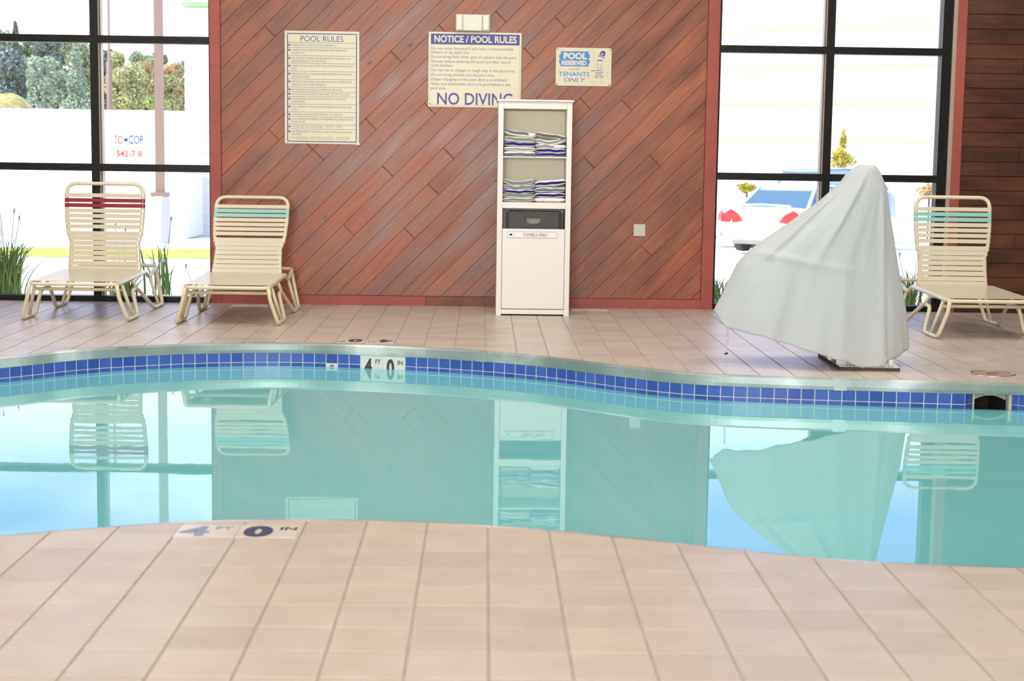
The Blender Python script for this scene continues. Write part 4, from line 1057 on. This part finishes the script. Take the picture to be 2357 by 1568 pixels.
# cover plate
cp = empty('cover_plate', (1.295, WY, .628), 'small square grey metal blank plate low on the plank wall', 'wall plate')
rbox(0, .102, -.008, 0, 0, .105, 'plate', M['plate'], cp, .003)
for x, z in ((.012, .0), (.092, .0)): G().box(x-.005, x+.005, -.006, 0, z-.006, z+.004).obj('clip', M['screw'], cp)
G().lathe([(.004, 0), (.003, .002)], 10).obj('screw', M['whitep'], cp).matrix_local = Matrix.Translation((.05, -.008, .054))@Matrix.Rotation(PI/2, 4, 'X')
# floor registers
def register(x0, x1, y0, y1, label):
    r_ = empty('floor_register', (x0, y0, 0), label, 'vent'); w, d = x1-x0, y1-y0
    g_ = G(); g_.box(0, w, 0, .012, .0, .004); g_.box(0, w, d-.012, d, 0, .004); g_.box(0, .012, .012, d-.012, 0, .004); g_.box(w-.012, w, .012, d-.012, 0, .004); g_.obj('frame', M['plate'], r_)
    n = 9
    for i in range(n):
        y = .018+(d-.036)*(i+.5)/n; G().box(.013, w-.013, y-.0045, y+.0045, .0005, .003).obj('slat', M['whitep'], r_)
register(-2.16, -1.83, 13.56, 13.72, 'pale floor vent grille by the wall behind the teal-strapped lounger'); register(.75, 1.09, 13.56, 13.68, 'white floor vent grille against the wall right of the towel cabinet')
# ------------------------------------------------------------------ outdoors
def gz(Y): return -.10-.032*(Y-14)
def at(px, py, Y): x, z = ony_(px, py, Y); return x, z
V = []; Fc = []; ys = [14.06, 20, 30, 40, 55, 70, 90, 140, 200]
for y in ys: V += [(-120, y, gz(min(y, 60))), (120, y, gz(min(y, 60)))]
for i in range(len(ys)-1): Fc.append((2*i, 2*i+1, 2*i+3, 2*i+2))
tag(mesh('parking_lot', V, Fc, M['pave']), 'bright pale pavement outside the windows', kind='structure')
tag(G().box(-14, 14, 14.06, 14.3, -.3, -.02).obj('kerb', M['concrete']), 'concrete kerb outside the windows', kind='structure')
def strip(x0, x1, y0, y1, name, mat, lab, h=.03):
    V = []; Fc = []; n = 24
    for i in range(n+1):
        x = x0+(x1-x0)*i/n; a = y0+.25*math.sin(i*1.7); b_ = y1+.3*math.sin(i*1.1+1)
        V += [(x, a, gz(a)+.005), (x, (a+b_)/2, gz((a+b_)/2)+h), (x, b_, gz(b_)+.005)]
    for i in range(n): p = 3*i; Fc += [(p, p+3, p+4, p+1), (p+1, p+4, p+5, p+2)]
    return tag(mesh(name, V, Fc, mat, None, True), lab, 'grass', kind='stuff')
strip(-13, -3.0, 26.6, 31.5, 'lawn_strip', M['lawn'], 'yellow-green lawn strip crossing the view through the left window')
# white low building with sign, white taller building
def ob_(x0, x1, y0, y1, z0, z1): return G().box(x0, x1, y0, y1, z0, z1)
Yc = 40; x0, zt = at(-120, 250, Yc); x1, _ = at(426, 252, Yc)
ct = empty('storage_container', (x0, Yc, gz(Yc)), 'long low white container with red and blue lettering seen through the left window', 'container')
wd_ = x1-x0; hh = at(200, 252, Yc)[1]-gz(Yc)
ob_(0, wd_, 0, 2.4, 0, hh).obj('body', M['outwhite'], ct)
n = 18
for i in range(n): ob_(wd_*(i+.15)/n, wd_*(i+.85)/n, -.03, 0, .1, hh-.02).obj('side_rib', M['outwhite'], ct)
def cu(px, py): x, z = at(px, py, Yc-.05); return x-x0, z-gz(Yc)
a1 = cu(262, 331); a2 = cu(283, 312); b1 = cu(297, 331); b2 = cu(329, 312); mpt = lambda u, w: (u, -.05, w)
M['outred'] = plain('orange_red_letters', 'd0502c', .6); M['outblue'] = plain('blue_letters', '2c3f9c', .6)
Txt().add('TO', a1[0], a2[0], a1[1], a2[1], .0).obj('lettering', mpt, M['outred'], ct)
Txt().add('COP', b1[0], b2[0], b1[1], b2[1], .0).obj('lettering', mpt, M['outblue'], ct)
q1 = cu(290, 322); Txt().poly(circ(q1[0], q1[1], .045, 12)).obj('emblem', mpt, M['outblue'], ct)
c1 = cu(268, 360); c2 = cu(326, 347); Txt().add('542-7 8', c1[0], c2[0], c1[1], c2[1], .01).obj('lettering', mpt, M['outred'], ct)
Yb = 43; x0, _ = at(426, 200, Yb); x1, _ = at(560, 200, Yb); zt = at(426, 10, Yb)[1]
bl = empty('white_building', (x0, Yb, gz(Yb)), 'tall white building with a green gutter at the right edge of the left window', 'building')
hh = zt-gz(Yb); ob_(0, x1-x0, 0, 5, 0, hh).obj('wall', M['outwhite'], bl)
ob_(-.03, x1-x0, -.16, 0, hh-.06, hh+.05).obj('gutter', M['green'], bl); ob_(.0, .02, -.03, 0, 0, hh-.06).obj('downspout', M['outwhite'], bl)
for i in range(22): ob_(-.01, x1-x0, -.02, 0, hh*i/22+.02, hh*(i+1)/22-.08).obj('siding_board', M['outwhite'], bl)
# panelled white building through the right window
A = Vector((at(1560, 300, 61)[0], 61)); B2 = Vector((at(2400, 300, 53)[0], 53)); dd = (B2-A); Lw = dd.length; ang = math.atan2(dd.y, dd.x)
pb = empty('panelled_building', (A.x, A.y, gz(47)), 'large white panel-sided building filling the right window behind the cars', 'building'); pb.rotation_euler = (0, 0, ang)
ob_(0, Lw, 0, 8, -1, 9.0).obj('wall', M['seam'], pb)
for i in range(8): ob_(0, Lw, -.05, 0, i*1.32+.10-1, i*1.32+1.34-1).obj('wall_panel', M['outwhite'], pb)
# lamp posts
px_, pz = at(369, 445, 36)
lpst = empty('light_pole', (px_, 36, gz(36)), 'brown square parking-lot pole on a concrete pedestal seen through the left window', 'pole')
pzl = pz-gz(36)
G().box(-.088, .088, -.088, .088, pzl, 13).obj('shaft', M['post'], lpst); G().box(-.18, .18, -.18, .18, pzl-.06, pzl+.02).obj('base_plate', M['post'], lpst)
G().lathe([(.22, 0), (.22, pzl-.07), (.19, pzl-.06)], 20).obj('pedestal', M['concrete'], lpst)
G().box(-.05, .05, -1.3, .088, 12.8, 12.95).obj('arm', M['post'], lpst); G().box(-.18, .18, -1.6, -.9, 12.7, 12.85).obj('lamp_head', M['post'], lpst)
px_, _ = at(252, 200, 62)
up_ = empty('utility_pole', (px_, 62, -.9), 'slim wooden utility pole standing before the distant trees, left of the brown pole', 'pole')
G().tube([(0, 0, 0), (0, 0, 5.4), (0, 0, 5.5), (0, 0, 12)], [.12, .11, .055, .05], 12).obj('shaft', M['post'], up_, True)
G().box(-.9, .9, -.06, .06, 10.9, 11.05).obj('crossarm', M['post'], up_)
# mound and hill
V = []; Fc = []; nx, ny = 30, 10
for i in range(nx+1):
    for j in range(ny+1):
        x = -60+70*i/nx; y = 70+90*j/ny; t = j/ny
        z = -1.6+5.0*math.sin(min(1, t*1.3)*PI/2)+.25*math.sin(x*.5)
        V.append((x, y, z))
for i in range(nx):
    for j in range(ny): a = i*(ny+1)+j; Fc.append((a, a+ny+1, a+ny+2, a+1))
tag(mesh('hillside', V, Fc, M['mound'], None, True), 'grassy hillside beyond the parking lot', kind='structure')
V = []; Fc = []; xc, zc_ = at(10, 252, 66)
for i in range(25):
    for j in range(13):
        u = -1+2*i/24; w = -1+2*j/12; r_ = u*u+w*w
        V.append((xc+u*3.0, 66+w*3.0, -1.7+max(0, 1-r_)**.7*(at(10, 214, 66)[1]+1.7)+.06*math.sin(u*9+w*7)))
for i in range(24):
    for j in range(12): a = i*13+j; Fc.append((a, a+13, a+14, a+1))
tag(mesh('grass_mound', V, Fc, M['mound'], None, True), 'yellow grassy mound above the container at the far left', 'mound')
def foliage(n, fn, size, seed):
    rnd = random.Random(seed); V = []; Fc = []
    for _ in range(n):
        c_ = Vector(fn(rnd)); d1 = Vector((rnd.gauss(0, 1), rnd.gauss(0, 1), rnd.gauss(0, 1))).normalized(); d2 = d1.cross(Vector((rnd.gauss(0, 1), rnd.gauss(0, 1), rnd.gauss(0, 1)))).normalized()
        s_ = size*rnd.uniform(.6, 1.3); b_ = len(V)
        V += [c_-d1*s_, c_-d2*s_*.5, c_+d1*s_, c_+d2*s_*.5]; Fc.append((b_, b_+1, b_+2, b_+3))
    return V, Fc
def tree(name, px, pytop, Y, wpx, kind, conic, label, seed, basepx=262, grp='trees beyond the container'):
    x, zt = at(px, pytop, Y); w = wpx/F*Y/2; zb = at(px, basepx, Y)[1]-1.2; h = zt-zb
    r_ = empty(name, (x, Y, zb-1.0), label, 'tree', grp); rnd0 = random.Random(seed)
    lob = [(rnd0.uniform(-.6, .6)*w, rnd0.uniform(-.5, .5)*w, rnd0.uniform(.25, .88)*h, rnd0.uniform(.32, .55)*w) for _ in range(13)]+[(0, 0, h*.86, w*.35), (0, 0, h*.5, w*.75)]
    def fn(rnd):
        if conic:
            t = rnd.random()**.8; zz_ = h*(1-t); rad = w*(.08+t)*(1+.25*math.sin(t*22)); a = rnd.uniform(0, 2*PI); q = rnd.random()**.35
            return (rad*q*math.cos(a), rad*q*math.sin(a), zz_+1.0)
        l_ = rnd.choice(lob); d = Vector((rnd.gauss(0, 1), rnd.gauss(0, 1), rnd.gauss(0, 1))).normalized()*l_[3]*rnd.random()**.25
        return (l_[0]+d.x, l_[1]+d.y, l_[2]+d.z+1.0)
    V, Fc = foliage(6500, fn, .03*w+.055, seed)
    mesh('crown', V, Fc, LEAF[kind], r_)
    G().tube([(0, 0, 0), (0, 0, 1+h*.5), (0, 0, 1+h*.9)], [.16, .10, .03], 8).obj('trunk', M['bark'], r_)
spec = [(-60, 60, 96, 150, 'dark', 0), (8, 62, 100, 120, 'olive', 0), (35, 48, 98, 60, 'dark', 1), (70, 62, 102, 90, 'olive', 0), (105, 68, 99, 90, 'dark', 0), (140, 74, 104, 80, 'olive', 0), (25, 100, 84, 110, 'dark', 0), (90, 118, 74, 75, 'pale', 0), (128, 125, 78, 70, 'pale', 0),
        (175, 112, 76, 85, 'pale', 1), (195, 86, 95, 90, 'olive', 0), (235, 100, 92, 90, 'dark', 0), (272, 108, 84, 80, 'yellow', 0), (315, 104, 88, 90, 'olive', 0), (335, 130, 78, 55, 'orange', 0), (300, 140, 76, 80, 'yellow', 0), (372, 108, 90, 80, 'olive', 0), (402, 128, 82, 60, 'orange', 0), (395, 160, 78, 60, 'yellow', 0), (362, 150, 80, 60, 'yellow', 0), (440, 120, 92, 70, 'olive', 0)]
kn = {'dark': 'dark grey-green', 'olive': 'olive green', 'pale': 'pale blue-green', 'yellow': 'yellow-green', 'orange': 'orange-tinted autumn'}
pos = {-60: 'just outside the left edge', 8: 'at the far left above the mullion rail', 35: 'with a pointed top near the left edge', 70: 'left of the mullion, on the skyline', 105: 'second left of the mullion on the skyline', 140: 'on the skyline beside the dark pointed one', 25: 'behind the yellow mound', 90: 'right of the yellow mound',
       128: 'between two other pale ones', 175: 'with feathery branches just left of the mullion', 195: 'directly behind the mullion', 235: 'just left of the slim utility pole', 272: 'just right of the slim utility pole', 315: 'midway between the two poles, behind', 335: 'beside the brown pole on its left', 300: 'midway between the two poles, in front',
       372: 'directly behind the brown pole', 402: 'right of the brown pole, reddish top', 395: 'right of the brown pole, low', 362: 'low beside the brown pole', 440: 'partly hidden by the white building'}
for i, (px, py, Y, w_, kd, cn) in enumerate(spec):
    tree('conifer_tree' if cn else 'leafy_tree', px, py, Y, w_, kd, cn, '%s tree %s' % (kn[kd], pos[px]), 100+i)
tree('young_tree', 366, 205, 60, 62, 'bright', 0, 'small bright green tree low behind the brown pole', 300, 330, 'trees beyond the container')
def bush(px, py0, py1, Y, wpx, kind, label, seed):
    x, zt = at(px, py0, Y); _, zb = at(px, py1, Y); w = wpx/F*Y/2; h = zt-zb
    r_ = empty('shrub', (x, Y, zb-.15), label, 'shrub', 'shrubs seen through the right window')
    def fn(rnd):
        d = Vector((rnd.gauss(0, 1), rnd.gauss(0, 1), rnd.gauss(0, 1))).normalized()*(.25+.95*rnd.random()**.6); a_ = math.atan2(d.z, d.x); k_ = 1+.18*math.sin(3*a_+seed)+.12*math.sin(7*a_+2*seed); return (d.x*w*k_, d.y*w, .15+h*.5+d.z*h*.5*k_)
    V, Fc = foliage(700, fn, .09*w+.03, seed); mesh('leaves', V, Fc, LEAF[kind], r_)
    G().tube([(0, 0, -max(0, zb-.15-gz(Y))), (0, 0, .15+h*.6)], .03, 6).obj('stem', M['bark'], r_)
bush(1720, 424, 441, 44, 36, 'gold', 'small round golden shrub left of the white sedan roof', 1)
bush(1938, 345, 388, 50, 48, 'gold', 'golden shrub above the transom right of the mullion', 2)
bush(1942, 300, 345, 51.7, 14, 'gold', 'thin upright shoots above the golden shrub by the mullion', 3)
bush(2140, 425, 455, 47, 50, 'orange', 'orange-yellow shrub behind the top of the right lounger', 4)
# grasses by the windows
def clump(px, Y, hgt, spread, n, label, seed, stalks=0):
    x, _ = at(px, 680, Y); rnd = random.Random(seed); g_ = G(); r_ = empty('lily_clump', (x, Y, -.06), label, 'plant', 'leafy clumps outside the windows')
    V = []; Fc = []
    for _ in range(n):
        a = rnd.uniform(0, 2*PI); lean = rnd.uniform(.15, 1)*spread; hh = hgt*rnd.uniform(.55, 1.05); w = .006+rnd.random()*.004
        bx, by_ = rnd.gauss(0, .05), rnd.gauss(0, .05); side = Vector((-math.sin(a), math.cos(a), 0)); b_ = len(V); m_ = 6
        for k in range(m_+1):
            t = k/m_; p = Vector((bx+math.cos(a)*lean*t**1.8, by_+math.sin(a)*lean*t**1.8*.6, hh*(1.35*t-.35*t**3.0) - hh*.25*max(0, t-.6)*lean*2))
            ww = w*(1-t**2)+.0008; V += [p-side*ww, p+side*ww]
        for k in range(m_): q = b_+2*k; Fc.append((q, q+2, q+3, q+1))
    mesh('blades', V, Fc, LEAF['grass'], r_)
    if stalks:
        g_ = G()
        for _ in range(stalks):
            a = rnd.uniform(0, 2*PI); t_ = rnd.uniform(.1, .28); hh = hgt*rnd.uniform(1.2, 1.75)
            p = Vector((math.cos(a)*t_, math.sin(a)*t_*.5, hh)); g_.tube([(0, 0, 0), (p.x*.5, p.y*.5, hh*.6), p, p+Vector((.004, 0, .04)), p+Vector((.004, 0, .055))], [.0035, .003, .0025, .008, .003], 5)
        g_.obj('seed_stalks', LEAF['grassdry'], r_)
clump(20, 14.75, .56, .50, 170, 'green lily clump with dry seed stalks at the far left of the left window', 1, 7)
clump(285, 14.6, .40, .42, 80, 'green lily clump behind the burgundy-strapped lounger', 2, 2)
clump(378, 15.2, .50, .42, 26, 'sparse arching lily blades right of the burgundy-strapped lounger', 3, 1)
clump(455, 14.9, .16, .2, 12, 'tiny lily clump low at the right end of the left window', 4, 2)
clump(1655, 14.6, .30, .26, 50, 'green lily clump low at the left end of the right window', 5)
clump(2095, 14.6, .38, .3, 50, 'green lily clump with tall stalks between the cover and the right lounger', 6, 3)
# ------------------------------------------------------------------ cars
def loft(stations, name, mat, parent, smooth=True):
    V = []; Fc = []; k_ = len(stations[0][1])
    for x, P in stations: V += [(x, p[0], p[1]) for p in P]
    for i in range(len(stations)-1):
        for k in range(k_): Fc.append((i*k_+k, (i+1)*k_+k, (i+1)*k_+(k+1) % k_, i*k_+(k+1) % k_))
    Fc.append(tuple(range(k_))); Fc.append(tuple((len(stations)-1)*k_+k for k in range(k_)))
    return mesh(name, V, Fc, mat, parent, smooth)
def car(loc, rot, paint, label, suv=False):
    r_ = empty('car', loc, label, 'car', 'cars in the parking lot'); r_.rotation_euler = (0, 0, rot)
    hb = .55 if suv else 0.0
    def sec(w, z0, zb, zt): return [(-w*.9, z0), (-w, z0+.12), (-w, zb), (-w*.9, zt-.02), (-w*.6, zt), (w*.6, zt), (w*.9, zt-.02), (w, zb), (w, z0+.12), (w*.9, z0)]
    st = [(0, sec(.70, .40, .60, .80+hb)), (.06, sec(.84, .30, .65, .94+hb)), (.5, sec(.87, .24, .72, .98+hb)), (1.1, sec(.88, .22, .74, .96+hb)), (3.2, sec(.88, .22, .72, .93+hb)), (4.1, sec(.84, .24, .66, .84+hb)), (4.55, sec(.76, .28, .58, .70+hb)), (4.68, sec(.60, .36, .50, .60+hb))]
    loft(st, 'body', paint, r_)
    tp = 1.42+hb*1.15
    zb = .92+hb
    def cs(wb, wt, z): return [(-wb, zb), (-wt, z), (wt, z), (wb, zb)]
    a0, a1, a2, a3 = (.15, .35, 3.1, 3.9) if suv else (.55, 1.35, 2.75, 3.55)
    loft([(a0, cs(.74, .70, zb+.02)), (a1, cs(.78, .60, tp-.05)), ((a1+a2)/2, cs(.80, .62, tp-.03)), (a2, cs(.78, .60, tp-.06)), (a3, cs(.74, .68, zb+.02))], 'windows', M['paleglass' if suv else 'carglass'], r_, False)
    rf = lambda w, z: [(-w, z-.04), (-w*.9, z), (w*.9, z), (w, z-.04)]
    loft([(a1-.1, rf(.60, tp-.07)), (a1+.15, rf(.63, tp)), ((a1+a2)/2, rf(.65, tp+.02)), (a2-.1, rf(.63, tp)), (a2+.05, rf(.60, tp-.06))], 'roof', paint, r_)
    for sg in (-1, 1):
        for (p, q) in (((a0+.02, zb), (a1, tp-.05)), ((a3, zb), (a2, tp-.05)), (((a1+a2)/2+.1, zb), ((a1+a2)/2, tp-.04))):
            G().tube([(p[0], sg*.77, p[1]), (q[0], sg*.625, q[1])], .04, 6).obj('pillar', paint, r_, True)
        for wx in (.95, 3.75):
            o = G().lathe([(.32, -.1), (.33, 0), (.32, .1), (.18, .11)], 24).obj('wheel', M['tyre'], r_, True); o.matrix_local = Matrix.Translation((wx, sg*.80, .33))@Matrix.Rotation(-sg*PI/2, 4, 'X')
        P = [(sg*.40, .70+hb), (sg*.52, .84+hb), (sg*.70, .93+hb), (sg*.84, .84+hb), (sg*.84, .66+hb), (sg*.56, .66+hb)]
        V = [(-.015 if abs(p[0]) < .6 else .03, p[0], p[1]) for p in P]+[(.2, p[0]*1.0, p[1]) for p in P]
        V += [(.42, sg*.89, .84+hb), (.45, sg*.895, .68+hb)]
        mesh('taillight', V, [(0, 1, 2, 3, 4, 5), (6, 7, 8, 9, 10, 11), (0, 6, 7, 1), (1, 7, 8, 2), (4, 10, 11, 5), (5, 11, 6, 0), (2, 12, 13, 3), (3, 13, 10, 4), (2, 8, 12), (3, 9, 13)], M['taillight'], r_)
    loft([(-.06, [(-.7, .30), (-.72, .44), (.72, .44), (.7, .30)]), (.02, [(-.82, .26), (-.84, .48), (.84, .48), (.82, .26)])], 'bumper', M['bumper'] if False else paint, r_)
    G().box(-.065, -.05, -.60, .60, .22, .30).obj('bumper_valance', M['bumper'], r_)
    for sg in (-1, 1): G().prism([(3.0, sg*.84), (3.12, sg*.88), (3.10, sg*1.06), (3.02, sg*1.04)], .95+hb, 1.07+hb).obj('side_mirror', M['bumper'], r_)
    if not suv:
        G().tube([(.12, -.62, .93), (.08, -.6, 1.02), (.08, 0, 1.04), (.08, .6, 1.02), (.12, .62, .93)], .022, 8).obj('spoiler', paint, r_, True)
    return r_
Yq = 33.0; xr_, _ = at(1752, 500, Yq)
car((xr_, Yq, gz(Yq)), math.radians(57), M['carwhite'], 'white sedan with red taillights seen from behind through the right window')
Yq = 43.5; xr_, _ = at(1836, 430, Yq)
car((xr_, Yq, gz(Yq)), math.radians(50), M['carblue'], 'pale blue utility vehicle behind the white sedan', True)
Yq = 39.3; xr_, _ = at(2085, 500, Yq)
c3 = car((xr_-4.66, Yq, gz(Yq)), math.radians(-3), M['carwhite'], 'white car mostly hidden behind the pool lift cover')
